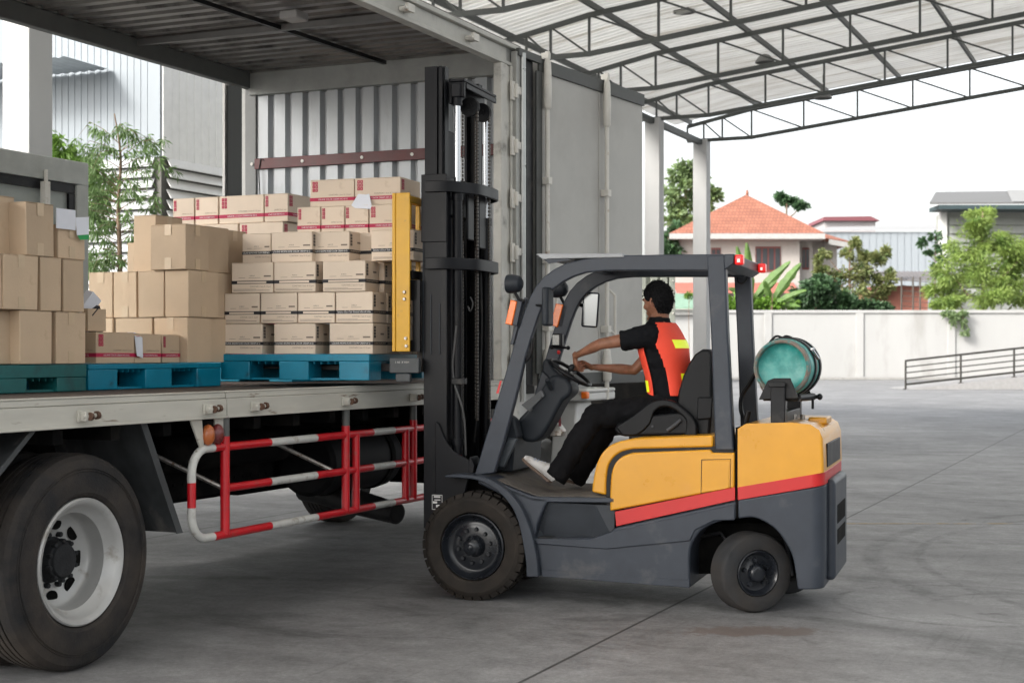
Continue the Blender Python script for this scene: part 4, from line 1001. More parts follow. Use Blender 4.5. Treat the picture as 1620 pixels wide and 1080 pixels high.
# paper on the low carton
mb = MB(); p = fx_(212,vv); mb.add([(-.0,-.004,.16),(.075,-.004,.155),(.07,-.012,.03),(.01,-.014,.045)],[(0,1,2,3)]); mb.add([(-.0,-.004,.161),(.075,-.004,.156),(.07,.05,.187),(.0,.05,.187)],[(0,1,2,3)])
o = mb.build('paper_sheet', m_paper, smooth=0, loc=T.w(p, vv, 1.475), rot=(0,0,T.a)); tag(o, 'folded white sheet hanging over the low red banded carton', 'paper')
# open box with packs
def openbox():
    u, v, z = fx_(139,.95), .95, 1.665
    r = thing('open_carton', 'small open carton holding pink and white packs on the low red cartons', 'carton', T.w(u, v, z), T.a)
    mb = MB(); w, d, h, t = .16, .26, .13, .004
    mb.box(0,w,0,t,0,h); mb.box(0,w,d-t,d,0,h); mb.box(0,t,t,d-t,0,h); mb.box(w-t,w,t,d-t,0,h); mb.box(t,w-t,t,d-t,0,t); mb.build('carton_body', m_card, r, smooth=0)
    mb = MB(); mb.add([(0,d,h),(w,d,h),(w,d+.05,h+.1),(0,d+.05,h+.1)],[(0,1,2,3)]); mb.build('top_flap', m_card, r, smooth=0)
    mp = MT('pink_pack', (.35,.10,.12), .5, col2=(.6,.55,.52), c2thr=.5, c2scale=20)
    for k,(x,y,zz,ry,m) in enumerate(((.05,.06,.14,35,m_paper),(.09,.1,.09,-30,mp),(.06,.17,.12,20,mp),(.12,.05,.06,-40,m_bprint))):
        Mx = Matrix.Translation((x,y,zz)) @ Matrix.Rotation(R(ry),4,'Y') @ Matrix.Rotation(R(15),4,'X'); mb = MB(); mb.box(-.045,.045,-.03,.03,-.09,.09,Mx); mb.build('pack', m, r, bevel=.003)
        if k == 0: mb = MB(); mb.box(-.0455,.0455,-.0305,.0305,-.091,-.06,Mx); mb.build('pack_band', m_green, r, smooth=0)
openbox()
# stack A
gA = 'plain cartons on the leftmost pallet'
def ba(px0, px1, v, z0, z1, lab, dep=.42):
    carton(T, T.x(px0,v)+.001, T.x(px1,v)-.001, v, v+dep, z0, z1, 'plain', lab, gA, yaw=random.uniform(-.5,.5))
za = [1.475,1.765,2.06,2.35]
ba(-58,23,.86,za[0],za[1],'plain carton cut by the left edge, bottom row of the left stack')
ba(32,84,.79,za[0],za[1],'plain carton, second in the bottom row of the left stack')
ba(89,137,.80,za[0],za[1],'plain carton, right end of the bottom row of the left stack')
ba(-58,4,.80,za[1],za[2],'sliver of carton at the left edge, middle row of the left stack')
ba(6,62,.79,za[1],za[2],'wide plain carton, middle row of the left stack')
ba(64,98,.80,za[1],za[2],'narrow plain carton, middle row of the left stack')
ba(100,134,.81,za[1],za[2],'narrow plain carton at the right end, middle row of the left stack')
ba(-45,24,.92,za[2],za[3]+.03,'plain taped carton at the left edge, top row of the left stack')
ba(41,86,.80,za[2],za[3],'square plain carton, middle of the left stack top row')
ba(92,136,.82,za[2],za[3]-.10,'plain carton with papers on it, right end of the left stack')
for i in range(3):
    xr = T.x(136,.82)
    carton(T, xr-.40, xr, .82+.43, .82+.8, za[i], za[i+1]-(.1 if i==2 else 0), 'plain', 'plain carton behind the right end of the left stack, %s layer up' % ORD[i], gA)
    carton(T, xr-.85, xr-.42, .82+.43, .82+.8, za[i], za[i+1], 'plain', 'plain carton hidden behind the middle of the left stack, %s layer' % ORD[i], gA)
# delivery papers on the left stack
v = .815; x0 = T.x(87,v); x1 = T.x(117,v); x2 = T.x(130,v); zt = T.z(329,x0,v)
mb = MB(); zz = za[3]-.10
mb.box(0, x1-x0, -.012, -.006, T.z(361,x0,v), zt)
mb.cur = 0; mb.add([(x1-x0,-.012,zt-.04),(x1-x0+.09,-.03,zt-.03),(x2-x0+.02,-.03,T.z(366,x0,v)),(x1-x0+.01,-.012,T.z(369,x0,v))],[(0,1,2,3)])
mb.cur = 1; mb.add([(x1-x0+.012,-.013,T.z(369,x0,v)),(x2-x0+.02,-.031,T.z(366,x0,v)),(x2-x0+.02,-.031,T.z(374,x0,v)),(x1-x0+.03,-.018,T.z(376,x0,v))],[(0,1,2,3)])
o = mb.build('delivery_papers', [m_paper, m_green], smooth=0, loc=T.w(x0, v, 0), rot=(0,0,T.a), fix=False); tag(o, 'white delivery papers with green edge taped to the left stack', 'papers')
# loose sheet on the red cartons above the load
v = .405; x0 = K.x(556,v); zt = zr+.19
mb = MB(); mb.add([(0,-.004,-.0),(.15,-.006,-.01),(.11,.04,.085),(.065,.05,.10),(.035,.04,.085)],[(0,1,2,3,4)]); mb.add([(0,-.004,-.0),(.15,-.006,-.01),(.14,-.012,-.03),(.03,-.012,-.02)],[(0,1,2,3)])
o = mb.build('paper_sheet', m_paper, smooth=0, loc=K.w(x0, v, zt), rot=(0,0,K.a)); tag(o, 'crumpled white sheet lying on the lower red banded row', 'paper')
# ---------------- forklift ----------------
def smoothpts(pts, n=3):
    "Catmull-Rom through 2D/3D points"
    P = [Vector(p) for p in pts]; out = []
    for i in range(len(P)-1):
        p0 = P[max(i-1,0)]; p1 = P[i]; p2 = P[i+1]; p3 = P[min(i+2,len(P)-1)]
        for k in range(n):
            t = k/n; out.append(.5*((2*p1)+(-p0+p2)*t+(2*p0-5*p1+4*p2-p3)*t*t+(-p0+3*p1-3*p2+p3)*t*t*t))
    out.append(P[-1]); return out
def sp2(pts, n=3): return [(p.x, p.y) for p in smoothpts([(a,b) for a,b in pts], n)]

def forklift():
    r = thing('forklift', 'yellow and dark grey forklift with a black mast and red stripe', 'forklift', K.w(0,0), K.a)
    L = K.L
    YW = 1.10   # far side of the body
    # --- chassis side skirt (dark) with rear arch
    y = .05
    arch = sp2([(1092,930),(1091,880),(1096,858),(1108,840),(1128,828),(1150,822),(1165,820)],3)
    o = L([(856,912)]+arch+[(1165,792),(975,834),(968,838),(964,846),(935,851),(846,850),(850,880)], y)
    mb = MB(); mb.prism(o, y, YW); mb.build('chassis', m_dark, r, bevel=.014, bseg=3)
    # upper line crease of the skirt
    mb = MB(); mb.prism(L([(845,851),(934,852),(975,838),(1163,797),(1163,822),(1130,823),(1100,838),(1092,855),(960,868),(850,860)],y), y-.012, y-.0)
    mb.build('skirt_crease', m_dark, r, bevel=.011, bseg=2)
    # lower edge lip
    mb = MB(); mb.prism(L([(857,900),(1091,917),(1091,929),(858,911)],y), y-.006, y-.0005); mb.build('skirt_lip', m_dark, r, bevel=.004)
    # step: tread and slanted riser
    mb = MB(); a = K.xz(846,850,y); b = K.xz(966,850,y)
    mb.box(a[0]+.02, b[0]-.03, y+.0, .26, a[1]-.01, a[1]+.003); mb.build('step_tread', MT('step_rubber',(.025,.026,.028),.85,bump=.6,bscale=300), r, smooth=0)
    # riser (sloped face from the tread's back to the floor edge)
    f0 = K.xz(836,790,.2); f1 = K.xz(968,787,.2); g0 = K.xz(865,847,.22); g1 = K.xz(950,850,.22)
    zt_ = f0[1]; zb_ = a[1]
    xa, xb = K.x(806,y), K.x(972,y)
    mb = MB()
    # inner body block behind the step
    mb.prism([(xa,zb_-.1),(xb,zb_-.1),(xb,zt_),(xa,zt_)], .30, YW-.25)
    V = [(K.x(826,y),y+.012,zt_+.0),(K.x(862,y),.085,zt_),(K.x(940,y),.085,zt_-.005),(xb,y+.012,zt_-.005),
         (K.x(842,y),y+.03,zb_),(K.x(860,.14),.15,zb_),(K.x(935,.14),.15,zb_),(xb-.01,y+.03,zb_)]
    mb.add(V,[(0,1,5,4),(1,2,6,5),(2,3,7,6)])
    mb.build('step_riser', MT('riser_dark',(.035,.04,.048),.45,var=.2), r, smooth=0, fix=False)
    # floor plate with mat
    fl = L(sp2([(757,752),(775,758),(800,768),(838,783),(862,786),(972,787)],2), y)
    fl2 = [(p[0], p[1]-.03) for p in fl]
    mb = MB(); mb.strip(fl, fl2, y+.0, YW-.03); mb.build('floor_plate', m_dark, r, bevel=.005)
    ft = [(p[0]+.012, p[1]+.006) for p in fl[1:]]
    mb = MB(); mb.strip(ft, [(p[0],p[1]-.005) for p in ft], y+.03, YW-.08); mb.build('floor_mat', MT('floor_mat',(.085,.075,.066),.85,var=.3,scale=12,bump=.4,bscale=150,col2=(.15,.13,.11),c2thr=.55), r)
    # body shoulder between fender and step (dark band under the floor edge)
    sh = L(sp2([(757,753),(790,765),(820,776),(838,784)],2)+[(870,788),(862,800),(850,830),(846,850),(834,850),(826,822),(812,800),(792,782),(768,770),(755,764)], y)
    mb = MB(); mb.prism(sh, y+.0, y+.20); mb.build('side_shoulder', m_dark, r, bevel=.012, bseg=3)
    # fender
    fo = sp2([(704,752),(720,750),(752,752),(778,759),(803,776),(822,798),(836,828),(845,860),(850,886),(852,912)],3)
    fi = sp2([(704,755),(720,755),(750,758),(772,766),(794,782),(811,804),(822,832),(828,862),(832,888),(833,912)],3)
    mb = MB(); mb.strip(L(fo,0), L(fi,0), -.005, .27); mb.build('fender', m_dark, r, bevel=.006)
    mb = MB(); mb.strip(L(fo,YW-.2), L(fi,YW-.2), YW-.2, YW+.04); mb.build('fender', m_dark, r)
    mb = MB(); mb.prism(L([(700,757),(752,757),(800,782),(828,850),(833,905),(700,905)],.27), .28, .83); mb.build('axle_housing', m_under, r, smooth=0)
    # --- hood
    gr_ = sp2([(965,808),(965,780),(967,750),(973,733),(984,722),(1000,716)],3)
    side = gr_+[(1124,711),(1126,716),(1162,716),(1162,771)]
    mb = MB(); mb.prism(L(side, y), y, y+.10); mb.build('side_panel', m_yel, r, bevel=.012, bseg=3)
    mb = MB(); mb.prism(L(side, y), YW-.12, YW-.01); mb.build('side_panel', m_yel, r, bevel=.012, bseg=3)
    hood = sp2([(936,778),(939,755),(944,733),(952,717),(964,705),(980,698),(1004,693)],3)+[(1128,688),(1128,707),(1002,710)]+sp2([(1002,710),(984,714),(970,724),(962,738),(959,760),(959,783)],3)[1:]
    mb = MB(); mb.prism(L(hood, y+.02), y+.02, y+.06); mb.build('hood_rim', m_yel, r, bevel=.012, bseg=3)
    mb = MB(); hh = [p for p in sp2([(936,778),(939,755),(944,733),(952,717),(964,705),(980,698),(1004,693)],3)]+[(1160,687),(1160,780)]
    mb.prism(L(hh, y+.02), y+.062, YW-.13); mb.build('hood', m_yel, r, bevel=.03, bseg=3)
    mb = MB(); mb.prism(L(sp2([(958,783),(959,760),(962,738),(970,724),(984,713),(1002,709)],3)+[(1126,706),(1160,704),(1160,790),(960,806)], y+.02), y+.03, y+.05); mb.build('hood_seal', m_black, r, smooth=0)
    mb = MB(); mb.prism(L([(1112,729),(1154,728),(1153,770),(1147,773),(1111,778)], y), y-.003, y+.0); mb.build('fuel_door', m_yel, r, bevel=.002)
    dr_ = L([(1110,727),(1156,726),(1155,772),(1148,775),(1109,780),(1110,727)], y); 
    mb = MB(); mb.tube([(p[0],y-.0005,p[1]) for p in dr_], .0022, 6); mb.build('door_gap', m_black, r)
    # red stripe
    mb = MB(); mb.prism(L([(973,809),(1163,770),(1163,790.5),(975,832)], y), y-.0035, y+.02); mb.build('red_stripe', m_red, r, bevel=.002)
    # --- counterweight: upper yellow, stripe, lower dark. rounded plan
    def cw(name, prof, mat, bev=.05, y0=.04, y1=YW+.02, seg=4, top=.012):
        mb = MB(); mb.prism(L(prof, y0), y0, y1); o = mb.build(name, mat, r)
        me = o.data; bm = bmesh.new(); bm.from_mesh(me); xm = max(v.co.x for v in bm.verts); zm = max(v.co.z for v in bm.verts)
        def pick(t):
            es = []
            for e in bm.edges:
                a, b = e.verts[0].co, e.verts[1].co
                if abs(a.y-b.y) > 1e-4: continue
                if t == 'rear' and a.x > xm-.012 and b.x > xm-.012 and abs(a.z-b.z) > .01: es.append(e)
            return es
        bmesh.ops.bevel(bm, geom=pick('rear'), offset=bev*2.2, segments=8, profile=.5, affect='EDGES', clamp_overlap=True)
        bm.to_mesh(me); bm.free(); me.polygons.foreach_set('use_smooth', [True]*len(me.polygons)); me.set_sharp_from_angle(angle=R(30))
        b = o.modifiers.new('bevel','BEVEL'); b.width = top; b.segments = 4; b.limit_method = 'ANGLE'; b.angle_limit = R(50)
        return o
    cx = 1304
    cw('engine_cover', [(1167,678),(1180,670),(1250,668),(1282,671),(1296,680),(1302,695),(1303.5,747),(1167,771)], m_yel, .035, top=.022)
    arc2 = sp2([(1168,820),(1190,818),(1208,824),(1228,838),(1244,860),(1255,885),(1262,932)],3)
    low = cw('counterweight', [(1167,790.5)]+arc2+[(1302.5,932),(1304,880),(1304,800),(1304,768)], m_dark, .035, top=.010)
    cw('red_stripe', [(1167,770.5),(1304,747),(1304,767.5),(1167,790.8)], m_red, .035, y0=.037, top=.003)
    xr = K.x(1304,.04)
    def zr_(py): return K.z(py, xr, .04)
    # rear face step; black slabs stand for the shade in recess and vents
    mb = MB(); mb.box(xr-.02, xr+.045, .22, YW-.16, zr_(925), zr_(762)); mb.build('rear_bumper', m_dark, r, bevel=.03, bseg=4)
    mb = MB(); mb.box(xr-.02, xr+.003, .2, YW-.15, zr_(742), zr_(704)); mb.build('rear_recess', m_black, r, bevel=.004)
    mb = MB()
    for (p0,p1) in ((806,836),(846,870)): mb.box(xr+.0452, xr+.048, .34, YW-.3, zr_(p1), zr_(p0))
    mb.build('vent_slot', m_under, r, smooth=0)
    mb = MB(); mb.box(xr-.14, xr-.03, .45, .75, zr_(668)-.03, zr_(668)+.012); mb.build('filler_cap', m_yel, r, bevel=.01)
    mb = MB(); zq = zr_(668)
    mb.cur = 0; mb.add([(xr-.05,.14,zq-.012),(xr+.003,.14,zq-.085),(xr+.003,.30,zq-.085),(xr-.05,.30,zq-.012)],[(0,1,2,3)])
    # seam between body & counterweight
    mb = MB(); mb.box(K.x(1163.5,y), K.x(1166.5,y), y+.005, YW-.02, K.z(820,K.x(1165,y),y), K.z(676,K.x(1165,y),y)); mb.build('body_seam', m_under, r, smooth=0)
    # steer axle, plus a block added to keep light out of the arch
    mb = MB(); mb.prism(L([(1094,826),(1245,826),(1256,905),(1094,905)],.4), .34, 1.0); mb.box(K.x(1165,.4)-.1,K.x(1165,.4)+.3,.30,.8,.30,.42); mb.build('steer_axle_fill', m_under, r, smooth=0)
    mb = MB(); mb.tube(smoothpts([K.P(1242,850,.25),K.P(1248,880,.25),K.P(1254,910,.25)],4),.012,8); mb.tube([K.P(1100,850,.3),K.P(1140,842,.3),K.P(1160,870,.3)],.012,8); mb.build('hose', m_black, r)
    # --- wheels
    def drive(yc, sgn, xc, R_, w, rot=0, knob=True, mat=m_tyre, name='wheel'):
        if not knob: mat = m_tyreR
        we = bpy.data.objects.new(name, None); COL.objects.link(we); we.parent = r; we.location = (xc, yc, R_); we.rotation_euler = (0,0,rot); we.empty_display_size = .1
        ri = .205 if knob else .135
        k = sgn
        if knob: prof = [(.03,ri),(.0,ri+.01),(-.012,ri+.04),(-.014,ri+.08),(-.006,R_-.035),(-.002,R_-.028),(.012,R_-.017),(.03,R_-.011),(w/2,R_-.009),(w-.03,R_-.011),(w-.01,R_-.02),(w,R_-.06),(w-.01,ri+.02),(w-.04,ri)]
        else: prof = [(.02,ri),(.0,ri+.006),(-.004,ri+.03),(-.002,R_-.03),(.004,R_-.014),(.018,R_-.003),(.03,R_),(w-.02,R_),(w-.005,R_-.015),(w,ri+.02),(w-.03,ri)]
        Mx = Matrix.Diagonal((1,k,1,1))
        mb = MB(); mb.lathe(prof, 64, Mx)
        if knob:
            n = 34
            for i in range(n):
                a = 2*pi*i/n; hw = .0245
                for (y0,y1) in ((-.004,.055),):
                    V = []
                    for (rr, yy0) in ((R_-.026,-.006),(R_+.001,.012)):
                        for da in (-hw/R_*1.05, hw/R_*1.05): V += [(cos(a+da)*rr, yy0, sin(a+da)*rr),(cos(a+da)*rr, y1, sin(a+da)*rr)]
                    mb.add(V,[(0,1,5,4),(2,6,7,3),(0,4,6,2),(4,5,7,6),(1,3,7,5),(0,2,3,1)], Mx)
                a += pi/n
                V = []
                for (rr, yy0) in ((R_-.03,w-.07),(R_+.0035,w-.065)):
                    for da in (-hw/R_, hw/R_): V += [(cos(a+da)*rr, yy0, sin(a+da)*rr),(cos(a+da)*rr, w-.01, sin(a+da)*rr)]
                mb.add(V,[(0,1,5,4),(2,6,7,3),(0,4,6,2),(4,5,7,6),(1,3,7,5),(0,2,3,1)], Mx)
        mb.build('tyre', mat, we, smooth=30)
        mb = MB()
        if knob: mb.lathe([(.03,ri+.002),(.0,ri),(-.004,ri-.008),(.004,ri-.014),(.03,ri-.022),(.05,ri-.045),(.052,ri-.06),(.045,ri-.07),(.046,.07),(.02,.065),(-.01,.058),(-.03,.045),(-.04,.03),(-.042,.0)], 48, Mx)
        else: mb.lathe([(.02,ri+.002),(.0,ri),(-.003,ri-.006),(.004,ri-.012),(.035,ri-.03),(.04,.07),(.03,.055),(.0,.05),(-.01,.042),(-.012,.03),(-.012,.0)], 40, Mx)
        mb.build('rim', m_rimd, we, smooth=45)
        mb = MB(); nb, rb_ = (10,.105) if knob else (5,.078)
        for i in range(nb):
            a = 2*pi*(i+.3)/nb; y0 = .046 if knob else .038
            mb.tube([(cos(a)*rb_,y0,sin(a)*rb_),(cos(a)*rb_,y0-.024,sin(a)*rb_)],[.015,.011],8,Mx)
        if knob:
            for i in range(8): a = 2*pi*i/8; mb.cyl((cos(a)*.05,.01,sin(a)*.05),(cos(a)*.05,-.022,sin(a)*.05),.007,6,Mx)
            mb.ell((0,-.045,0),(.022,.012,.022),12,8,Mx)
        mb.build('wheel_nut', m_rimd, we)
        return we
    xf, zf = K.xz(747,867,0); drive(.0, 1, xf, .335, .20); drive(1.15, -1, xf, .335, .20)
    xw = K.x(1193,.15); Zw = K.d(xw,.15)
    drive(.10, 1, K.x(1196,.08)+.01, .236, .17, rot=R(38), knob=False); drive(1.0, -1, K.x(1196,.08), .236, .17, rot=R(38), knob=False)
    # --- overhead guard
    yn, yf, th = .11, .88, .05
    outer = [(750,752),(764,706),(778,660),(793,612),(808,562),(820,520),(830,490),(838,470),(847,453),(860,438),(876,426),(896,416),(920,410),(950,405),(1000,403.5),(1060,402.5),(1120,402),(1145,401.5)]
    inner = [(782,748),(796,702),(808,658),(820,612),(831,565),(842,530),(850,505),(858,484),(867,468),(878,455),(892,445),(908,437),(928,431),(955,428.5),(1000,428),(1060,428),(1120,428),(1145,428.5)]
    for yy in (yn, yf):
        mb = MB(); mb.strip(L(outer,yn), L(inner,yn), yy, yy+th); mb.build('guard_pillar', m_dark, r, bevel=.008)
    mb = MB(); mb.prism(L([(817,498),(821,484),(829,470),(833,472),(822,505),(811,545),(806,545)],yn),yn+.01,yn+.05); mb.build('lamp_mount', m_dark, r, bevel=.004)
    # rear legs
    rl = [(1118,404),(1147,402),(1151,520),(1161,712),(1131,712),(1124,520)]
    xq = L([(1145,402)],yn)[0]
    for yy in (.07, 1.02):
        mb = MB(); mb.prism(L(rl,.07), yy, yy+.08); mb.build('guard_rear_leg', m_dark, r, bevel=.01)
    x1 = K.x(1146,.07); z1 = K.z(402,x1,.07); z0 = K.z(427,x1,.07)
    mb = MB(); mb.box(x1-.09, x1-.002, .151, 1.019, z0+.01, z1-.002); mb.build('guard_rear_bar', m_dark, r, bevel=.008)
    mb = MB(); mb.prism([(x1,z0-.0),(x1+.055,z0+.035),(x1+.06,z1),(x1,z1)], .06, 1.11); hd = mb.build('lamp_bar', m_dark, r, bevel=.006)
    for yy in (.075, .98):
        mb = MB(); mb.box(x1+.0605,x1+.11,yy-.01,yy+.06,z0+.03,z1-.004); mb.build('tail_light', m_redl, r, bevel=.01)
        mb = MB(); mb.box(x1+.078,x1+.092,yy-.0115,yy-.0105,z0+.045,z1-.03); mb.build('lit_lens', m_white, r, bevel=.003)
        mb = MB(); mb.box(x1+.0605,x1+.08,yy+.055,yy+.11,z0+.042,z1-.014); mb.build('reverse_light', MT('clear_lens',(.35,.35,.36),.2), r, bevel=.006)
    mb = MB()
    mb.tube(smoothpts([K.P(1166,432,1.0),K.P(1167,445,.98),K.P(1175,448,.97),K.P(1182,440,.98),K.P(1182,430,1.0)],4),.006,6)
    mb.build('lamp_cable', m_black, r)
    # roof bars and front plate
    xa, xb = K.x(905,yn), x1-.09; 
    for i in range(5):
        yy = yn+th+.06+i*.135; mb = MB(); mb.box(xa+.06, xb-.0, yy, yy+.035, z1-.05, z1-.012); mb.build('roof_bar', m_dark, r, bevel=.004)
    mb = MB(); mb.box(xa, xa+.06, yn+th, yf, z1-.065, z1-.01); mb.build('roof_bar', m_dark, r, bevel=.004)
    pl = L([(848,403),(853,402),(986,401.5),(988,408),(868,410.5),(860,412)],yn); mb = MB(); mb.prism([(p[0],p[1]+.003) for p in pl], yn-.01, yf+th+.01); mb.build('roof_plate', MT('roof_plate',(.25,.26,.27),.4,metal=.2), r, bevel=.004)
    mb = MB(); mb.prism(L([(850,402),(870,404),(905,411),(868,417)],yn), yn+.0, yn+.012); mb.prism(L([(850,402),(870,404),(905,411),(868,417)],yn), yf+.06, yf+.072); mb.build('roof_lug', m_dark, r)
    # red reflector on pillar
    mb = MB(); mb.prism(L([(791,602),(794,602),(789,622),(785,622)],yn), yn-.003, yn-.0002); mb.build('reflector', m_red, r)
    # grab handle
    hp = smoothpts([K.P(824,530,yn+.03),K.P(836,532,yn+.02),K.P(841,541,yn+.02),K.P(839,560,yn+.02),K.P(832,570,yn+.02),K.P(815,571,yn+.03)],4)
    mb = MB(); mb.tube(hp,.011,8); mb.build('grab_handle', m_black, r)
    # mirrors, lamps, indicators
    def worklamp(px, py, yy):
        p = K.P(px,py,yy); mb = MB()
        mb.tube([p+Vector((-.055,0,0)),p+Vector((-.05,0,0)),p+Vector((-.02,0,0)),p+Vector((.03,0,0)),p+Vector((.05,0,0))],[.05,.058,.06,.05,.022],18); 
        h = mb.build('work_lamp', m_darkpl, r, bevel=.004)
        mb = MB(); mb.cyl(p+Vector((.0,0,-.055)),p+Vector((.03,0,-.11)),.01,8); mb.cyl(p+Vector((.03,0,-.10)),p+Vector((.06,0,-.11)),.012,8); mb.build('lamp_arm', m_black, h)
        mb = MB(); mb.cyl(p+Vector((-.058,0,0)),p+Vector((-.0555,0,0)),.052,18); mb.build('lamp_glass', MT('lamp_glass',(.5,.5,.5),.1), h)
    worklamp(815,449,.10); worklamp(887,457,.93)
    for (pts, yy) in (([(810,474),(820,477),(812,515),(801,512)],.10),([(881,480),(893,482),(884,518),(872,514)],.9)):
        q = L(pts, yy); mb = MB(); mb.prism(q, yy-.03, yy+.04); mb.build('turn_signal', m_amber, r, bevel=.006)
        mb = MB(); q2 = [(p[0]+.03,p[1]-.003) for p in q]; mb.prism(q2, yy-.02, yy+.05); mb.build('signal_mount', m_dark, r, bevel=.004)
    # near mirror seen edge on; far mirror facing
    mb = MB(); a = K.P(866,485,yn-.03); mb.box(a.x-.022,a.x+.022,a.y-.06,a.y+.07,a.z-.12,a.z+.12); h = mb.build('wing_mirror', m_darkpl, r, bevel=.016, bseg=3)
    mb = MB(); mb.cyl(a+Vector((0,0,.0)),K.P(838,481,yn+.03),.009,8); mb.build('mirror_arm', m_black, h)
    p = K.P(934,490,.92); Mm = Matrix.Translation(p) @ Matrix.Rotation(R(8),4,'Z') @ Matrix.Rotation(R(4),4,'Y')
    mb = MB(); mb.box(-.056,.056,-.012,.02,-.118,.118,Mm); h = mb.build('wing_mirror', m_darkpl, r, bevel=.016, bseg=3)
    mb = MB(); mb.box(-.047,.047,-.0155,-.0125,-.108,.108,Mm); mb.build('mirror_glass', m_mirror, h, bevel=.002)
    mb = MB(); mb.tube([K.P(897,478,.92),K.P(915,481,.93),p+Vector((-.03,.02,.02))],.013,8); mb.build('mirror_arm', m_black, h)
    # --- mast
    def rail(name, x0, x1, ya, z0, z1, face, th=.018, d=.075):
        "C channel opening to the inside: web at ya, flanges towards face"
        mb = MB(); yb = ya+face*th; ye = ya+face*d
        mb.box(x0, x1, min(ya,yb), max(ya,yb), z0, z1)
        mb.box(x0, x0+.022, min(yb,ye), max(yb,ye), z0, z1); mb.box(x1-.022, x1, min(yb,ye), max(yb,ye), z0, z1)
        return mb.build(name, m_mast, r, bevel=.004)
    ynm = .14; zbm = .42; xm0, xm1 = K.x(670,ynm), K.x(707,ynm)
    zi1 = K.z(106,xm0,ynm+.02); zo1 = K.z(279,xm0,ynm)
    yfm = .92
    rail('outer_rail', xm0, xm1, ynm, zbm, zo1, 1); rail('outer_rail', xm0, xm1, yfm, zbm, zo1, -1)
    xi1 = K.x(704,ynm+.03)
    # inner rails nested inside, standing proud at the top
    mb = MB(); mb.box(xm0+.0, xm0+.085, ynm+.02, ynm+.04, zo1+.003, zi1); mb.box(xm0+.095, xm0+.12, ynm+.02, ynm+.10, .5, zi1); mb.box(xm0+.13, xi1, ynm+.03, ynm+.10, .5, zi1); mb.box(xm0+.03,xm0+.095,ynm+.041,ynm+.06,.5,zi1); mb.build('inner_rail', m_mast, r, bevel=.004)
    mb = MB(); mb.box(xm0+.03, xi1, yfm-.04, yfm-.02, zo1+.003, zi1); mb.box(xm0+.03, xm0+.05, yfm-.10, yfm-.041, .5, zi1); mb.box(xi1-.025, xi1, yfm-.10, yfm-.041, .5, zi1); mb.build('inner_rail', m_mast, r, bevel=.004)
    mb = MB(); mb.box(xm0-.012, xm1+.002, ynm-.012, ynm-.001, zo1-.42, zo1+.01); mb.build('rail_plate', m_mast, r, bevel=.003)
    # details on the near channel side
    mb = MB(); q = K.x(683,ynm); mb.box(q-.008,q+.0,ynm-.006,ynm-.001,K.z(560,q,ynm),K.z(465,q,ynm)); mb.box(q+.05,q+.058,ynm-.006,ynm-.001,K.z(560,q,ynm),K.z(480,q,ynm)); mb.box(xm0-.004,xm0+.004,ynm-.006,ynm-.001,1.5,2.4); mb.build('guide_strip', m_darkpl, r)
    # curved tie bars bowing to the rear
    def tie(py, pyr, h, pxr, name):
        za = K.z(py, xm0, ynm-.01)
        path = smoothpts([(xm0+.02,ynm-.018,za),(xm0+.12,ynm-.022,za),(xm1+.03,ynm+.02,za),(xm1+.10,ynm+.16,za),(xm1+.135,.40,za),(xm1+.135,.70,za),(xm1+.10,yfm-.1,za),(xm1+.0,yfm+.02,za),(xm1-.1,yfm+.03,za)],5)
        mb = MB(); w = .02
        V = []; n = len(path)
        for i,p in enumerate(path):
            d = (path[min(i+1,n-1)]-path[max(i-1,0)]).normalized(); q = Vector((d.y,-d.x,0))*w/2
            for s_, zz in ((1,-h/2),(1,h/2),(-1,h/2),(-1,-h/2)): V.append(tuple(p+q*s_+Vector((0,0,zz))))
        F = [(i*4+k, i*4+(k+1)%4, (i+1)*4+(k+1)%4, (i+1)*4+k) for i in range(n-1) for k in range(4)]+[(3,2,1,0),((n-1)*4,(n-1)*4+1,(n-1)*4+2,(n-1)*4+3)]
        mb.add(V,F); mb.build(name, m_mast, r, bevel=.004)
    tie(296,300,.072,797,'tie_bar'); tie(417,420,.075,790,'tie_bar')
    # inner mast head: crossbar with box ends
    xh = xi1+.01; zh = K.z(127,xh,.25)
    mb = MB(); mb.box(xh+.0, xh+.105, .21, .86, zh-.02, zh); mb.box(xh+.0, xh+.02, .21,.86, zh-.16,zh-.021); mb.box(xh+.0,xh+.105,.21,.24,zh-.12,zh-.021); mb.box(xh+.09,xh+.105,.26,.86,zh-.06,zh-.021); mb.build('mast_head', m_mast, r, bevel=.006)
    mb = MB(); mb.box(xh+.02,xh+.085,.195,.209,zh-.12,zh-.03); mb.build('head_boss', m_mast, r, bevel=.01)
    # pulleys
    for yy in (.42,.66):
        mb = MB(); mb.lathe([(-.018,.0),(-.018,.062),(-.01,.062),(-.008,.05),(.008,.05),(.01,.062),(.018,.062),(.018,.0)],24,Matrix.Translation((xh+.07,yy,zh-.15))); mb.lathe([(-.024,0),(-.024,.02),(.024,.02),(.024,0)],12,Matrix.Translation((xh+.07,yy,zh-.15))); mb.build('chain_pulley', m_black, r)
    # lift cylinders
    for yy, z_top in ((.235,zh-.12),(.80,zh-.12)):
        xc = xh+.05
        zc = zo1-.10 if yy < .5 else zo1-.22
        mb = MB(); mb.cyl((xc,yy,zc),(xc,yy,z_top),.0205,16); mb.build('cylinder_rod', m_chrome, r)
        mb = MB(); mb.cyl((xc,yy,.25),(xc,yy,zc),.032,16); mb.cyl((xc,yy,zc-.05),(xc,yy,zc+.003),.038,16)
        for zz in (.6,.95): mb.cyl((xc,yy,zz),(xc,yy,zz+.04),.04,16)
        mb.cyl((xc,yy,z_top-.05),(xc,yy,z_top+.01),.032,12); mb.build('lift_cylinder', m_mast, r)
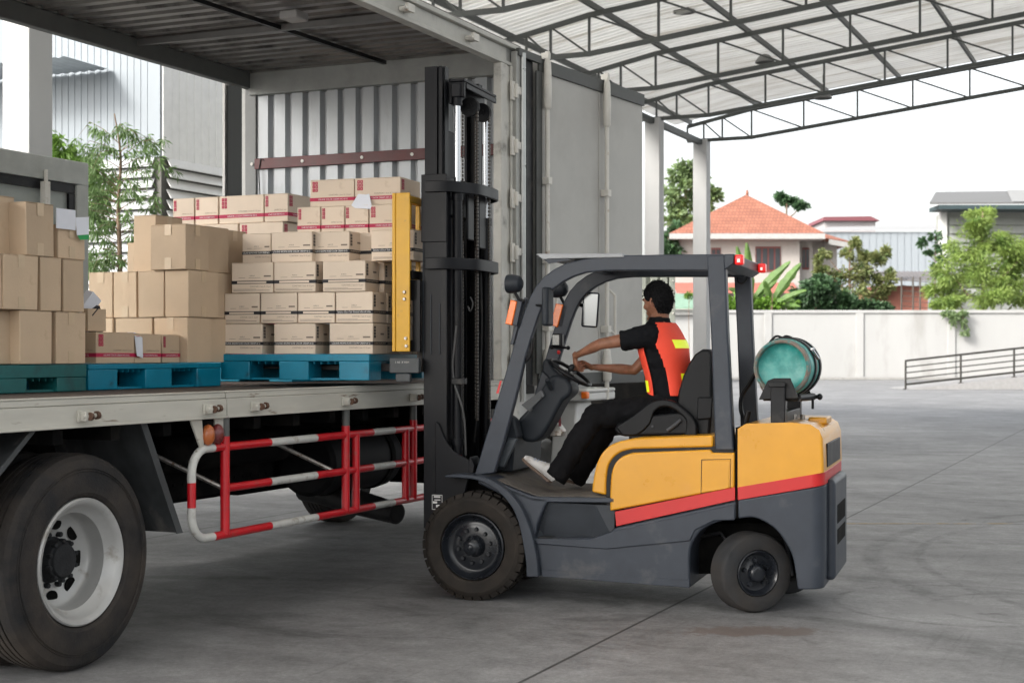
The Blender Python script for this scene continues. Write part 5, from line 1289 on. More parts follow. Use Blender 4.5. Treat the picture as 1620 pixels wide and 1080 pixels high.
    # chains
    for yy in (.42,.66):
        mb = MB(); xc = xh+.12; z = 1.1
        while z < zh-.17:
            mb.box(xc-.006,xc+.006,yy-.011,yy+.011,z,z+.018); z += .024
        z = 1.1
        while z < zh-.17:
            mb.box(xc-.004-.10,xc+.004-.10,yy-.008,yy+.008,z,z+.018); z += .024
        mb.build('lift_chain', MT('oily_chain',(.05,.042,.035),.45,metal=.6), r, smooth=0)
    # inner dark uprights, plates, cross members
    mb = MB(); mb.box(xm0+.03,xm0+.05,.34,.80,.6,1.9); mb.box(xm0+.03,xm0+.09,.22,.85,zh-.85,zh-.6); mb.box(xm0+.05,xm1,.22,.85,.35,.6); mb.box(xm0+.03,xm0+.05,.46,.62,1.9,3.0); mb.build('mast_crossmember', m_mast, r, bevel=.006)
    mb = MB(); mb.box(xm1+.03,xm1+.05,.40,.52,K.z(380,xm1,.4),K.z(300,xm1,.4)); mb.box(xm1+.03,xm1+.05,.62,.76,K.z(390,xm1,.4),K.z(300,xm1,.4)); mb.build('chain_cover', m_mast, r, bevel=.012, bseg=3)
    # hoses
    for pts, rr in (([(722,515,.2),(719,545,.2),(716,580,.2),(720,610,.2),(730,640,.2),(735,670,.22),(737,720,.24)],.008),([(726,430,.25),(726,520,.25),(728,620,.25),(730,700,.25)],.010),([(760,420,.6),(762,520,.6),(758,620,.6),(750,700,.6)],.009),([(744,470,.4),(748,480,.4),(744,492,.4),(740,484,.4)],.006)):
        mb = MB(); mb.tube(smoothpts([K.P(*p) for p in pts],4),rr,8); mb.build('hose', m_black if rr>.0085 else MT('grey_hose',(.06,.06,.06),.4), r)
    mb = MB(); p = K.P(727,603,.2); mb.box(p.x-.05,p.x+.04,p.y-.02,p.y+.03,p.z-.02,p.z+.02); mb.build('hose_clamp', m_steel if False else m_black, r, bevel=.004)
    # mast foot gusset and sticker
    mb = MB(); mb.prism(L(sp2([(690,666),(696,670),(704,690),(718,712),(735,722),(744,727)],2)+[(744,752),(735,790),(690,800)],ynm), ynm-.022, ynm-.006); mb.build('foot_gusset', m_mast, r, bevel=.006)
    mb = MB(); mb.prism(L(sp2([(688,664),(697,668),(706,688),(719,709),(736,719),(746,723)],3),ynm)+L(sp2([(688,664),(697,668),(706,688),(719,709),(736,719),(746,723)],3),ynm)[::-1] if False else L([(744,722),(746,722),(752,735),(750,748),(742,748)],ynm), ynm-.02, ynm+.12); mb.build('tilt_bracket', m_mast, r, bevel=.004)
    st0 = K.P(683,806,ynm-.025); st1 = K.P(700,782,ynm-.025)
    mb = MB(); mb.box(st0.x,st1.x,st0.y+.001,st0.y+.003,st0.z,st1.z); bs = mb.build('data_sticker', m_bprint, r)
    mb = MB()
    for (a,b,c,d) in ((.08,.92,.02,.06),(.08,.92,.94,.98),(.02,.06,.02,.98),(.94,.98,.02,.98),(.2,.8,.8,.9),(.1,.5,.42,.56),(.4,.85,.18,.34),(.25,.8,.62,.68)):
        w_, h_ = st1.x-st0.x, st1.z-st0.z; mb.add([(st0.x+a*w_,st0.y+.0004,st0.z+c*h_),(st0.x+b*w_,st0.y+.0004,st0.z+c*h_),(st0.x+b*w_,st0.y+.0004,st0.z+d*h_),(st0.x+a*w_,st0.y+.0004,st0.z+d*h_)],[(0,1,2,3)])
    mb.build('sticker_print', MATS_ART[2], bs, smooth=0)
    # tilt cylinder
    mb = MB(); mb.cyl((xm1+.0,.3,.62),(xm1+.55,.3,.62),.035,12); mb.build('tilt_cylinder', m_mast, r)
    # --- carriage, backrest and forks
    xc0 = K.x(622,.06); xc1 = K.x(650,.06)
    z0_, z1_ = K.z(556,xc0,.06), K.z(306,xc0,.06)
    yA, yB = .04, 1.02
    for yy in (yA, yB):
        mb = MB(); mb.box(xc0+.025, xc1, yy, yy+.012, z0_, z1_); mb.box(xc0, xc0+.024, yy-.002, yy+.06, z0_, z1_); mb.build('backrest_side', m_yel2, r, bevel=.005)
    mb = MB(); mb.box(xc0+.02, xc0+.075, yA+.06, yB, z1_-.05, z1_-.005); mb.box(xc0+.02, xc0+.05, yA+.06, yB, z0_+.42,z0_+.45)
    for i in range(5): yy = yA+.17+i*.155; mb.box(xc0+.03, xc0+.06, yy, yy+.022, z0_+.45, z1_-.051)
    mb.build('backrest_grille', m_yel2, r, bevel=.004)
    mb = MB()
    for px,py in ((640,462),(640,473),(642,535),(643,547)):
        p = K.P(px,py,yA); mb.tube([(p.x,yA-.012,p.z),(p.x,yA-.0,p.z)],[.009,.012],8)
    mb.build('bolt', m_steel, r)
    mb = MB(); zz0 = z0_+.0
    mb.box(xc1-.06, xc1+.0, yA+.05, yB-.01, K.z(440,xc1,.1), K.z(428,xc1,.1)-.0); mb.box(xc1-.03,xc1+.03,yA+.05,yB,K.z(475,xc1,.1),K.z(438,xc1,.1)-.02); mb.box(xc1-.03,xc1+.03,yA+.05,yB,K.z(556,xc1,.1),K.z(538,xc1,.1)); mb.box(xc1+.0,xc1+.05,yA+.05,yA+.07,K.z(556,xc1,.1),K.z(438,xc1,.1)-.02)
    mb.box(xc1+.05,xm0-.003,.22,.3,1.5,2.2); mb.box(xc1+.05,xm0-.003,.75,.83,1.5,2.2); mb.build('carriage', m_mast, r, bevel=.006)
    zfk = K.z(586,xc0,.2)
    for yy in (.26, .78):
        mb = MB(); mb.prism([(xc1+.0,zfk-.01),(xc1+.0,zfk+.55),(xc1-.04,zfk+.55),(xc1-.04,zfk+.05),(xc0-.1,zfk+.045),(-1.7,zfk+.02),(-1.7,zfk+.01),(xc1-.02,zfk-.01)], yy, yy+.11); mb.build('fork', MT('fork_steel',(.045,.04,.038),.5,var=.3,metal=.3), r, bevel=.005)
    mb = MB(); p = K.P(653,578,.05); mb.box(xc0-.02,xc1+.06,yA+.005,yA+.045,K.z(590,xc0,.05),K.z(566,xc0,.05)); mb.box(xc0+.02,xc1+.0,yA+.007,yA+.04,K.z(604,xc0,.05),K.z(591,xc0,.05)); fs = mb.build('carriage_foot', MT('plate_dark',(.045,.05,.053),.5,var=.2), r, bevel=.006)
    mb = MB(); mb.cur = 0; pp = K.P(636,565.5,yA+.004); text_mb(mb, '1 A0  X V0M', .018, Matrix.Translation((pp.x,yA+.0035,pp.z-.03)) @ Matrix.Rotation(R(90),4,'X')); mb.build('stamped_code', m_gwhite, fs, smooth=0)
    # --- dashboard, column, wheel
    yc = .34
    ck = L([(777,740),(787,672),(797,658),(812,655),(822,662),(829,690),(815,697),(802,742)],yc)
    mb = MB(); mb.prism(ck, .24, .34); mb.build('front_cowl', m_darkpl, r, bevel=.018, bseg=3)
    mb = MB(); mb.prism(L([(806,692),(821,693),(800,738),(789,737)],.24), .205, .239); mb.build('cowl_grip', MT('cowl_blue_grey',(.05,.06,.07),.45), r, bevel=.008)
    mb = MB(); mb.prism(L([(780,745),(795,668),(822,664),(815,745)],.4), .341, .95); mb.build('toe_board', m_darkpl, r, bevel=.01)
    cl = L([(818,664),(832,650),(848,628),(860,608),(868,596),(880,592),(897,598),(905,612),(903,624),(890,634),(882,648),(872,668),(858,690),(845,700),(826,698)],.42)
    mb = MB(); mb.prism(cl, .42, .62); mb.build('steering_column', m_darkpl, r, bevel=.035, bseg=4)
    mb = MB(); mb.prism(L([(858,570),(864,566),(876,585),(893,600),(888,612),(866,598),(856,588)],.44), .45, .6); mb.build('column_shroud', m_darkpl, r, bevel=.02, bseg=3)
    mb = MB(); mb.prism(L([(826,640),(845,626),(857,617),(862,622),(858,630),(838,650)],.42), .40, .419); mb.cyl(K.P(858,625,.39),K.P(858,625,.42),.014,12); mb.cyl(K.P(842,646,.39),K.P(838,650,.39),.008,8); mb.build('brake_lever', MT('lever_grey',(.10,.105,.11),.45), r, bevel=.004)
    mb = MB(); mb.cyl(K.P(866,604,.36),K.P(872,616,.40),.012,8); mb.ell(tuple(K.P(866,602,.36)),(.016,.016,.016)); mb.cyl(K.P(903,612,.64),K.P(915,606,.66),.012,8); mb.build('control_lever', m_darkpl, r)
    # steering wheel
    cW = K.P(902,589,.53); tilt = R(33); Mw = Matrix.Translation(cW) @ Matrix.Rotation(tilt,4,'Y')
    mb = MB(); mb.tube([(cos(2*pi*i/40)*.15, sin(2*pi*i/40)*.15, 0) for i in range(40)], .0125, 10, Mw, closed=True)
    for a in (90, 210, 330): mb.tube([(0,0,-.02),(cos(R(a))*.075,sin(R(a))*.075,-.012),(cos(R(a))*.15,sin(R(a))*.15,0)],[.014,.011,.009],8,Mw)
    mb.cyl((0,0,-.05),(0,0,.0),.035,16,Mw); mb.cyl((0,0,-.12),(0,0,-.05),.022,12,Mw); mb.build('steering_wheel', m_black, r)
    mb = MB(); mb.ell((.02,-.13,.05),(.02,.02,.026),12,8,Mw); mb.cyl((.02,-.13,0),(.02,-.13,.03),.008,8,Mw); mb.build('spinner_knob', m_black, r)
    # pedals, key cord, far arch
    mb = MB(); mb.prism(L([(866,672),(880,668),(890,682),(888,690),(870,690)],.6), .6, .7); mb.build('brake_pedal', m_steel, r, bevel=.006)
    mb = MB(); mb.cyl(K.P(884,636,.6),K.P(885,662,.6),.004,6); mb.cyl(K.P(885,660,.6),K.P(886,674,.6),.010,8); mb.build('key_tag', MT('dull_red_tag',(.2,.03,.04),.6), r)
    # gauge unit on the far pillar
    p = K.P(884,537,.80); mb = MB(); mb.box(p.x-.04,p.x+.03,p.y-.03,p.y+.03,p.z-.045,p.z+.04); g = mb.build('gauge_box', m_black, r, bevel=.008)
    mb = MB(); mb.box(p.x-.034,p.x+.012,p.y-.036,p.y-.031,p.z-.036,p.z+.03); mb.build('gauge_face', MT('gauge_face',(.45,.46,.44),.4,var=.3,scale=80), g, bevel=.003)
    mb = MB(); q = K.P(884,549,.80); mb.cyl(q+Vector((-.05,0,0)),q+Vector((.06,0,-.005)),.008,8); mb.ell(tuple(q+Vector((.065,0,-.005))),(.014,.014,.014)); mb.ell(tuple(q+Vector((-.05,0,0))),(.016,.014,.014)); mb.build('valve_stem', m_black, g)
    mb = MB(); mb.ell(tuple(K.P(884,557,.79)),(.012,.012,.014)); mb.build('red_knob', m_red, g)
    # --- seat
    ys0, ys1 = .30, .80
    cush = L([(972,678),(978,668),(1000,662),(1040,655),(1085,650),(1102,668),(1104,688),(990,690),(976,687)],ys0)
    mb = MB(); mb.prism(cush, ys0-.02, ys1-.03); mb.build('seat', m_seat, r, bevel=.03, bseg=4)
    back = L([(1069,640),(1072,618),(1079,595),(1088,575),(1098,560),(1110,552),(1121,552),(1127,560),(1126,640),(1122,690),(1100,690)],ys0)
    mb = MB(); mb.prism(back, ys0+.02, ys1-.02); mb.build('backrest', m_seat, r, bevel=.045, bseg=4)
    mb = MB(); mb.prism(L([(1104,628),(1128,628),(1126,662),(1102,664)],ys0), ys0-.005, ys0+.018); mb.build('document_pocket', m_seat, r, bevel=.008)
    # hip restraint: ring with a hole
    o_ = sp2([(975,674),(992,664),(1012,650),(1030,636),(1048,631),(1066,634),(1082,645),(1096,658),(1104,672),(1104,689)],2)
    i_ = sp2([(985,688),(1010,688),(1030,670),(1036,652),(1048,644),(1062,645),(1076,654),(1086,664),(1086,680),(1082,689)],2)
    mb = MB(); mb.strip(L(o_,ys0), L(i_,ys0), ys0-.03, ys0+.03); mb.build('hip_restraint', m_seat, r, bevel=.012, bseg=3)
    mb = MB(); mb.prism(L([(1044,666),(1076,660),(1082,672),(1078,688),(1046,689)],ys0), ys0-.015, ys0+.01); sa = mb.build('seat_adjuster', MT('adjuster_grey',(.045,.05,.058),.45), r, bevel=.008)
    mb = MB(); mb.tube([K.P(1056,681,ys0-.03),K.P(1068,672,ys0-.035),K.P(1077,664,ys0-.03)],[.012,.013,.01],8); mb.cyl(K.P(1032,674,ys0-.035),K.P(1032,674,ys0-.02),.008,8); mb.build('adjuster_lever', MT('lever_dark',(.035,.038,.043),.4), sa)
    mb = MB(); mb.box(K.x(1000,ys0),K.x(1130,ys0),ys0,ys1,K.z(697,K.x(1060,ys0),ys0)-.02,K.z(689,K.x(1060,ys0),ys0)); mb.build('seat_base', m_black, r, smooth=0)
    # --- cylinder bracket
    yb0 = .07
    mb = MB(); p0 = K.P(1219,670,yb0); p1 = K.P(1242,606,yb0); mb.box(p0.x,p1.x,yb0,yb0+.08,p0.z,p1.z); mb.box(p0.x,p1.x,yb0+.081,.78,p0.z,p0.z+.07); mb.box(p0.x,p1.x,.79,.87,p0.z,p1.z); mb.build('bracket_post', m_black, r, bevel=.006)
    mb = MB(); mb.prism(L([(1200,632),(1214,602),(1224,598),(1250,598),(1263,630)],yb0+.02), yb0+.025, yb0+.045); mb.prism(L([(1200,632),(1214,602),(1224,598),(1250,598),(1263,630)],yb0+.02), .75, .77)
    mb.box(K.x(1216,yb0),K.x(1243,yb0),yb0-.02,yb0+.0,K.z(612,p0.x,yb0),K.z(604,p0.x,yb0)); mb.build('cradle_plate', m_black, r, bevel=.004)
    mb = MB(); q = K.P(1262,629,yb0+.06); mb.cyl(q,q+Vector((.06,.25,0)),.022,12); mb.cyl(q+Vector((-.2,0,-.0)),q+Vector((.0,.0,0)),.02,12); mb.cyl(q+Vector((.06,.25,0)),q+Vector((.10,.25,.0)),.012,8); mb.ell(tuple(q+Vector((.10,.25,0))),(.018,.02,.02),8,6); mb.cyl(q+Vector((.07,.15,-.01)),q+Vector((.07,.15,-.07)),.008,8); mb.build('swivel_arm', m_black, r)
    mb = MB(); q = K.P(1262,668,.5); mb.cyl(q+Vector((-.02,0,.02)),q+Vector((-.02,0,.05)),.015,8); mb.cyl(q+Vector((.03,0,.02)),q+Vector((.03,0,.05)),.015,8); mb.box(p1.x,q.x+.06,.45,.55,q.z+.0,q.z+.02); mb.build('hinge_bolt', m_steel, r)
    mb = MB(); mb.tube(smoothpts([K.P(1196,588,.6),K.P(1186,606,.6),K.P(1174,625,.6),K.P(1172,645,.58),K.P(1176,660,.55),K.P(1182,668,.5)],4),.014,8); mb.cyl(K.P(1180,668,.4),K.P(1184,650,.4),.018,10); mb.build('gas_hose', m_black, r)
    return r
forklift()

def gas():
    c = K.P(1237,581,.20); Rr = .172; ln = .62
    r = thing('gas_cylinder', 'worn teal gas cylinder lying across the forklift rear in a black cradle', 'gas cylinder', K.w(c.x, c.y, c.z), K.a)
    mb = MB(); mb.lathe([(.045,.0),(.042,.06),(.038,.10),(.03,Rr-.035),(.02,Rr-.026),(.03,Rr-.02),(.045,Rr-.004),(.06,Rr),(ln-.1,Rr),(ln-.05,Rr-.02),(ln-.01,Rr-.07),(ln,.05),(ln,.0)], 48); mb.build('cylinder_body', m_gas, r)
    mb = MB(); mb.lathe([(.03,Rr-.03),(-.03,Rr-.026),(-.035,Rr-.018),(-.03,Rr-.008),(.03,Rr-.003)], 48); mb.build('foot_ring', m_gasr, r)
    for y0 in (.17,.40):
        mb = MB(); mb.lathe([(y0,Rr+.001),(y0,Rr+.012),(y0+.06,Rr+.012),(y0+.06,Rr+.001)], 48); mb.build('strap', m_black, r)
    mb = MB(); a = R(35); mb.cyl((cos(a)*(Rr+.02),.15,sin(a)*(Rr+.02)),(cos(a)*(Rr+.02),.25,sin(a)*(Rr+.02)),.008,8); a = R(32); mb.cyl((cos(a)*(Rr+.02),.15,sin(a)*(Rr+.02)),(cos(R(15))*(Rr+.025),.2,sin(R(15))*(Rr+.025)),.009,8); mb.build('clasp', m_chrome, r)
    mb = MB()
    for dx in (0,.055): mb.tube(smoothpts([(-.175+dx*.2,.40+dx,.06),(-.13+dx,.40+dx,.15),(-.09+dx,.40,.19),(-.05+dx,.42,.18)],4),.007,6)
    mb.build('collar_handle', m_black, r)
    mb = MB(); mb.tube(smoothpts([(-.175,.30,.05),(-.178,.30,-.02),(-.18,.3,-.08),(-.165,.3,-.13),(-.13,.3,-.18)],3),[.014]*13,6,rb=[.005]*13); mb.tube(smoothpts([(-.16,.36,-.06),(-.155,.36,-.12),(-.12,.36,-.17)],3),[.014]*7,6,rb=[.005]*7); mb.build('loose_strap', MT('tan_strap',(.26,.20,.15),.7,var=.2), r)
gas()
# ---------------- driver ----------------
def driver():
    off = K.P(1060, 645, .55)
    r = thing('person', 'man in black shirt, black trousers and orange safety vest driving the forklift', 'person', K.w(off.x, off.y, off.z), K.a)
    P = lambda px, py, y: K.P(px, py, y)-off
    def mesh(mb, name, mat, vox, par=None, sm=4, fac=.5, disp=None):
        o = mb.build(name, mat, par or r, smooth=180)
        m = o.modifiers.new('remesh', 'REMESH'); m.mode = 'VOXEL'; m.voxel_size = vox; m.use_smooth_shade = True
        s = o.modifiers.new('smooth', 'SMOOTH'); s.factor = fac; s.iterations = sm
        if disp:
            tx = bpy.data.textures.new('folds', 'CLOUDS'); tx.noise_scale = disp[1]; tx.noise_depth = 2
            d = o.modifiers.new('folds', 'DISPLACE'); d.texture = tx; d.strength = disp[0]; d.mid_level = .5; d.texture_coords = 'LOCAL'
        return o
    tau = R(10); f = Vector((-cos(tau), sin(tau), 0)); l = Vector((-sin(tau), -cos(tau), 0))
    rings = [(1066,650,.165,.125),(1063,625,.160,.120),(1058,598,.150,.118),(1053,572,.160,.126),(1049,550,.172,.130),(1046,532,.180,.108),(1045,519,.160,.082),(1044,511,.105,.072),(1043,503,.060,.060)]
    def torso(mb, grow=0, i0=0, i1=None, phi=None, seg=40, n=4, zr=None):
        pts = [(P(a,b,.55), w, d) for a,b,w,d in rings[i0:i1]]
        q = smoothpts([(p.x,p.y,p.z) for p,_,_ in pts], n); ww = smoothpts([(w,d,0) for _,w,d in pts], n)
        rows_ = [i for i in range(len(q)) if zr is None or zr[0] <= q[i].z <= zr[1]]
        V = []; F = []
        for i in rows_:
            for k in range(seg):
                a = 2*pi*k/seg; ca, sa = cos(a), sin(a)
                sq = (abs(ca)**2.4+abs(sa)**2.4)**(-1/2.4)
                V.append(tuple(q[i]+f*(ca*sq*(ww[i].y+grow))+l*(sa*sq*(ww[i].x+grow))))
        nr = len(rows_)
        for i in range(nr-1):
            for k in range(seg):
                k2 = (k+1)%seg; ang = math.degrees(2*pi*(k+.5)/seg)
                if phi is None or phi(ang, q[rows_[i]].z): F.append((i*seg+k,i*seg+k2,(i+1)*seg+k2,(i+1)*seg+k))
        if phi is None: F += [tuple(range(seg-1,-1,-1)), tuple((nr-1)*seg+k for k in range(seg))]
        mb.add(V, F)
    c = P(1046,530,.55); SL = c+l*.165+Vector((0,0,-.005)); SR = c-l*.165
    EL = P(950,544,.35); WL = P(910,563,.45); ER = P(1003,585,.73); WR = P(934,580,.62)
    # --- hand: palm and five fingers
    def hand(mb, w, d, nrm, side, curl, L_=.17):
        d = d.normalized(); nrm = (nrm-d*nrm.dot(d)).normalized(); s = d.cross(nrm)*side   # s: towards the thumb
        def pt(a, b, c_): return w+d*a+s*b+nrm*c_
        V = []
        mb.tube([pt(-.02,0,0),pt(.0,0,0),pt(.03,.002,0),pt(.065,.002,0),pt(.085,0,0)],[.024,.026,.036,.040,.036],12,rb=[.019,.018,.016,.015,.011],up=nrm)
        for i,(b,ln,rad) in enumerate(((.030,.072,.0085),(.010,.080,.009),(-.010,.074,.0085),(-.028,.058,.0075))):
            p = pt(.078-.004*abs(i-1),b,0); pts = [pt(.06,b*.95,0), p]; ang = 0; dd = d.copy()
            for k,fr in enumerate((.45,.30,.25)):
                ang += R(curl[k]+4*i); dd = d*cos(ang)-nrm*sin(ang)+s*(.06*(1.5-i)*.6); p = p+dd.normalized()*ln*fr; pts.append(p)
            mb.tube(pts,[rad*1.1,rad*1.08,rad,rad*.92,rad*.7],8)
        tp = [pt(.012,.022,-.004),pt(.035,.045,-.012),pt(.058,.056,-.022),pt(.08,.052,-.032)]
        mb.tube(tp,[.013,.012,.0105,.007],8)
    mb = MB(); torso(mb, -.012)
    # neck, arms
    hc = P(1041,478,.58); nk = P(1044,512,.55)
    mb.tube([nk+Vector((0,0,-.06)),nk,hc+Vector((.015,0,-.07)),hc+Vector((.0,0,-.02))],[.075,.060,.057,.06],16)
    def arm(S_, E_, W_):
        m1 = S_.lerp(E_,.35); m2 = E_.lerp(W_,.28)
        mb.tube([S_,m1,S_.lerp(E_,.75),E_,m2,E_.lerp(W_,.65),W_],[.050,.044,.037,.035,.038,.029,.022],14,rb=[.052,.047,.039,.035,.035,.025,.018])
    arm(SL,EL,WL); arm(SR,ER,WR)
    Ld = (P(903,574,.50)-WL); hand(mb, WL, Vector((-.02,.10,-.10)), Vector((-.6,-.4,.35)), -1, (38,45,35))
    hand(mb, WR, P(915,571,.56)-WR, Vector((.1,.35,.75)), 1, (40,50,35))
    # legs under the trousers
    HL = P(1062,643,.55)+l*.085; HR = P(1062,645,.55)-l*.085
    KL = P(942,657,.38); AL = P(882,748,.31); KR = P(962,674,.66); AR = P(912,752,.64)
    for a,b,c_ in ((HL,KL,AL),(HR,KR,AR)): mb.tube([a,a.lerp(b,.4),b,b.lerp(c_,.35),c_],[.085,.075,.055,.053,.038],14)
    # head: x forward, y left, z up
    th = R(26); hf = Vector((-cos(th), sin(th), -.16)).normalized(); hl = Vector((0,0,1)).cross(hf).normalized(); hu = hf.cross(hl)
    MH = Matrix(((hf.x,hl.x,hu.x,hc.x),(hf.y,hl.y,hu.y,hc.y),(hf.z,hl.z,hu.z,hc.z),(0,0,0,1)))
    def headr(d):
        x,y,z = d; a,b,c_ = .094,.074,.116
        p = Vector((x*a,y*b,z*c_))
        if z < 0:
            k = min(1,-z); p.y *= 1-.30*k**1.6
            if x < 0: p.x *= 1-.35*k
            else: p.x *= 1-.02*k
        if x > .2 and -.55 < z < .25: p.x *= 1.0
        if x < 0 and z > -.4: p.x *= 1.06
        return p
    def sphere(fn, seg=48, ring=32):
        V = [];F = []
        for i in range(ring+1):
            t = pi*i/ring
            for k in range(seg):
                a = 2*pi*k/seg; V.append(tuple(fn((sin(t)*cos(a),sin(t)*sin(a),cos(t)))))
        for i in range(ring):
            for k in range(seg): F.append((i*seg+k,(i+1)*seg+k,(i+1)*seg+(k+1)%seg,i*seg+(k+1)%seg))
        return V, F
    V,F = sphere(headr); mb.add(V,F,MH)
    mb.tube([(.090,0,.022),(.096,0,.0),(.104,0,-.022),(.098,0,-.030)],[.007,.008,.011,.007],10,MH)   # nose
    mb.ell((.086,.024,.03),(.014,.026,.008),10,8,MH); mb.ell((.086,-.024,.03),(.014,.026,.008),10,8,MH)  # brows
    mb.ell((.086,0,-.053),(.012,.022,.006),10,8,MH); mb.ell((.084,0,-.063),(.012,.020,.007),10,8,MH); mb.ell((.082,0,-.092),(.018,.022,.016),10,8,MH)
    mb.ell((.05,.052,-.02),(.03,.018,.022),10,8,MH); mb.ell((.05,-.052,-.02),(.03,.018,.022),10,8,MH)
    for s_ in (1,-1):
        mb.tube([(-.006,s_*.072,-.030),(-.002,s_*.080,-.018),(-.008,s_*.085,.004),(-.016,s_*.084,.020),(-.022,s_*.078,.010),(-.018,s_*.074,-.012)],[.006,.0075,.008,.008,.008,.006],8,MH)
        mb.ell((-.008,s_*.074,-.003),(.012,.006,.020),10,8,MH)
    mesh(mb, 'body', m_skin, .0048, sm=2, fac=.4)
    for s_ in (1,-1):
        mb = MB(); mb.ell((.072,s_*.028,.012),(.012,.013,.009),12,8,MH); e = mb.build('eye', MT('eye_white',(.5,.48,.45),.3), r)
        mb = MB(); mb.ell((.0805,s_*.028,.012),(.0045,.006,.006),10,6,MH); mb.build('iris', m_bprint, e)
        mb = MB(); mb.tube([(.092,s_*.010,.033),(.090,s_*.028,.038),(.078,s_*.042,.035)],[.003,.004,.002],6,MH); mb.build('eyebrow', m_hair, r)
    # hair
    def ss(a,b,x): t = max(0,min(1,(x-a)/(b-a))); return t*t*(3-2*t)
    def hairr(d):
        p = headr(d); th_ = abs(math.degrees(math.atan2(d[1], d[0])))
        z = p.z
        lim = .066 if th_ < 35 else (.066+(.012-.066)*ss(35,78,th_) if th_ < 92 else .012+(-.082-.012)*ss(92,122,th_))
        m = ss(lim-.008, lim+.006, z)
        v = Vector(d); nz = noise.noise(v*6)*.004+noise.noise(v*17)*.005+noise.noise(v*34)*.004
        g = (.011+.010*max(0,d[2])+nz)
        return p*(1+ (g/p.length)*m) if m > .02 else p*.93
    V,F = sphere(hairr, 150, 96); mb = MB(); mb.add(V,F,MH)
    rnd = random.Random(5)
    for i in range(300):
        t = rnd.uniform(0,2*pi); z_ = rnd.uniform(-.6,1); q = sqrt(max(0,1-z_*z_)); d = (q*cos(t), q*sin(t), z_)
        p = hairr(d)
        if p.length < headr(d).length*1.03: continue
        v = Vector(d); a = v.orthogonal().normalized(); b = v.cross(a)
        u = (a*rnd.uniform(-1,1)+b*rnd.uniform(-1,1)).normalized()
        mb.tube([p-v*.004, p+v*.005+u*.004, p+v*.007+u*.011, p+v*.002+u*.016],[.0028,.0026,.002,.001],5,MH)
    mb.build('hair', m_hair, r, smooth=60)
    # --- shirt
    mb = MB(); torso(mb, .002, 0, 8)
    def sleeve(S_, E_):
        e = S_.lerp(E_,.60); mb.tube([S_.lerp(c,.35),S_,S_.lerp(E_,.3),e],[.070,.074,.066,.063],18,rb=[.078,.080,.070,.064]); mb.tube([P(1043,513,.55),S_.lerp(P(1043,513,.55),.4),S_],[.060,.062,.066],16)
    sleeve(SL,EL); sleeve(SR,ER)
    mesh(mb, 'shirt', m_shirt, .009, sm=5, disp=(.03,.06))
    mb = MB(); q = P(1043,505,.55); mb.tube([q+Vector((.0,0,-.025)),q+Vector((.002,0,.012))],[.072,.066],24); mb.build('collar', m_shirt, r, bevel=.008)
    # --- vest
    def vphi(a, z):
        top = P(1046,522,.55).z
        if z > top: b = a if a <= 180 else 360-a; return b > 84
        z1 = P(1049,560,.55).z
        k = ss(z1-.10, top, z)
        lo = 66; hi = 112-16*k
        side = lambda q: (q < lo or q > hi)
        b = a if a <= 180 else 360-a
        return side(b)
    mb = MB(); torso(mb, .016, 1, 8, vphi, seg=140, n=9)
    v_ = mb.build('safety_vest', m_vest, r, smooth=80, fix=False); so_ = v_.modifiers.new('thick','SOLIDIFY'); so_.thickness = .006; so_.offset = 0
    tx = bpy.data.textures.new('vest_folds', 'CLOUDS'); tx.noise_scale = .09; tx.noise_depth = 2
    for nm, (pa, pb), rng in (('reflective_band',(1060,538),None),):
        pass
    def band(py0, py1, cond):
        z0_, z1_ = P(1060,py1,.55).z, P(1060,py0,.55).z
        mb = MB(); torso(mb, .0225, 0, 9, lambda a,z: cond(a), seg=90, n=24, zr=(z0_,z1_)); mb.build('reflective_band', m_refl, v_, smooth=80, fix=False)
    band(537,551,lambda a: 142 < a < 235)
    band(590,605,lambda a: 148 < a < 225)
    band(601,620,lambda a: a < 56 or a > 304)
    # --- trousers
    mb = MB(); mb.tube([P(1064,620,.55),P(1066,645,.55),P(1066,660,.55)],[.10,.12,.11],20,rb=[.15,.165,.15],up=(0,1,0))
    for a,b,c_ in ((HL,KL,AL),(HR,KR,AR)):
        mb.tube([a,a.lerp(b,.35),a.lerp(b,.75),b],[.105,.098,.082,.074],18)
        mb.ell(tuple(b),(.072,.072,.072),14,10)
        mb.tube([b,b.lerp(c_,.3),b.lerp(c_,.7),c_,c_+(c_-b).normalized()*.035],[.072,.074,.070,.074,.072],18)
    mesh(mb, 'trousers', m_trous, .009, sm=5, disp=(.036,.08))
    # --- shoes
    def shoe(heel, toe, yaw):
        d = (toe-heel); Ls = d.length; d.normalize(); s = Vector((0,1,0)); s = (s-d*s.dot(d)).normalized(); u = s.cross(d)
        if u.z < 0: u = -u
        M = Matrix(((d.x,s.x,u.x,heel.x),(d.y,s.y,u.y,heel.y),(d.z,s.z,u.z,heel.z),(0,0,0,1)))
        sh = bpy.data.objects.new('shoe', None); COL.objects.link(sh); sh.parent = r
        mb = MB(); mb.tube([(-.005,0,.045),(.02,0,.055),(.07,0,.055),(.11,0,.045),(.16,0,.034),(.21,0,.028),(Ls,0,.022)],[.028,.034,.036,.040,.045,.040,.022],16,M,rb=[.035,.045,.046,.038,.028,.022,.014],up=u)
        mb.build('upper', m_shoe, sh)
        out = [(.0,.0),(.02,-.032),(.08,-.032),(.15,-.045),(.21,-.040),(Ls+.006,-.018),(Ls+.008,.01),(.22,.038),(.15,.044),(.08,.032),(.02,.032)]
        Mz = M @ Matrix(((1,0,0,0),(0,0,1,0),(0,1,0,0),(0,0,0,1)))
        mb = MB(); mb.prism([(a,b) for a,b in out], 0, .018, Mz); mb.build('sole', m_sole, sh, bevel=.004)
        mb = MB()
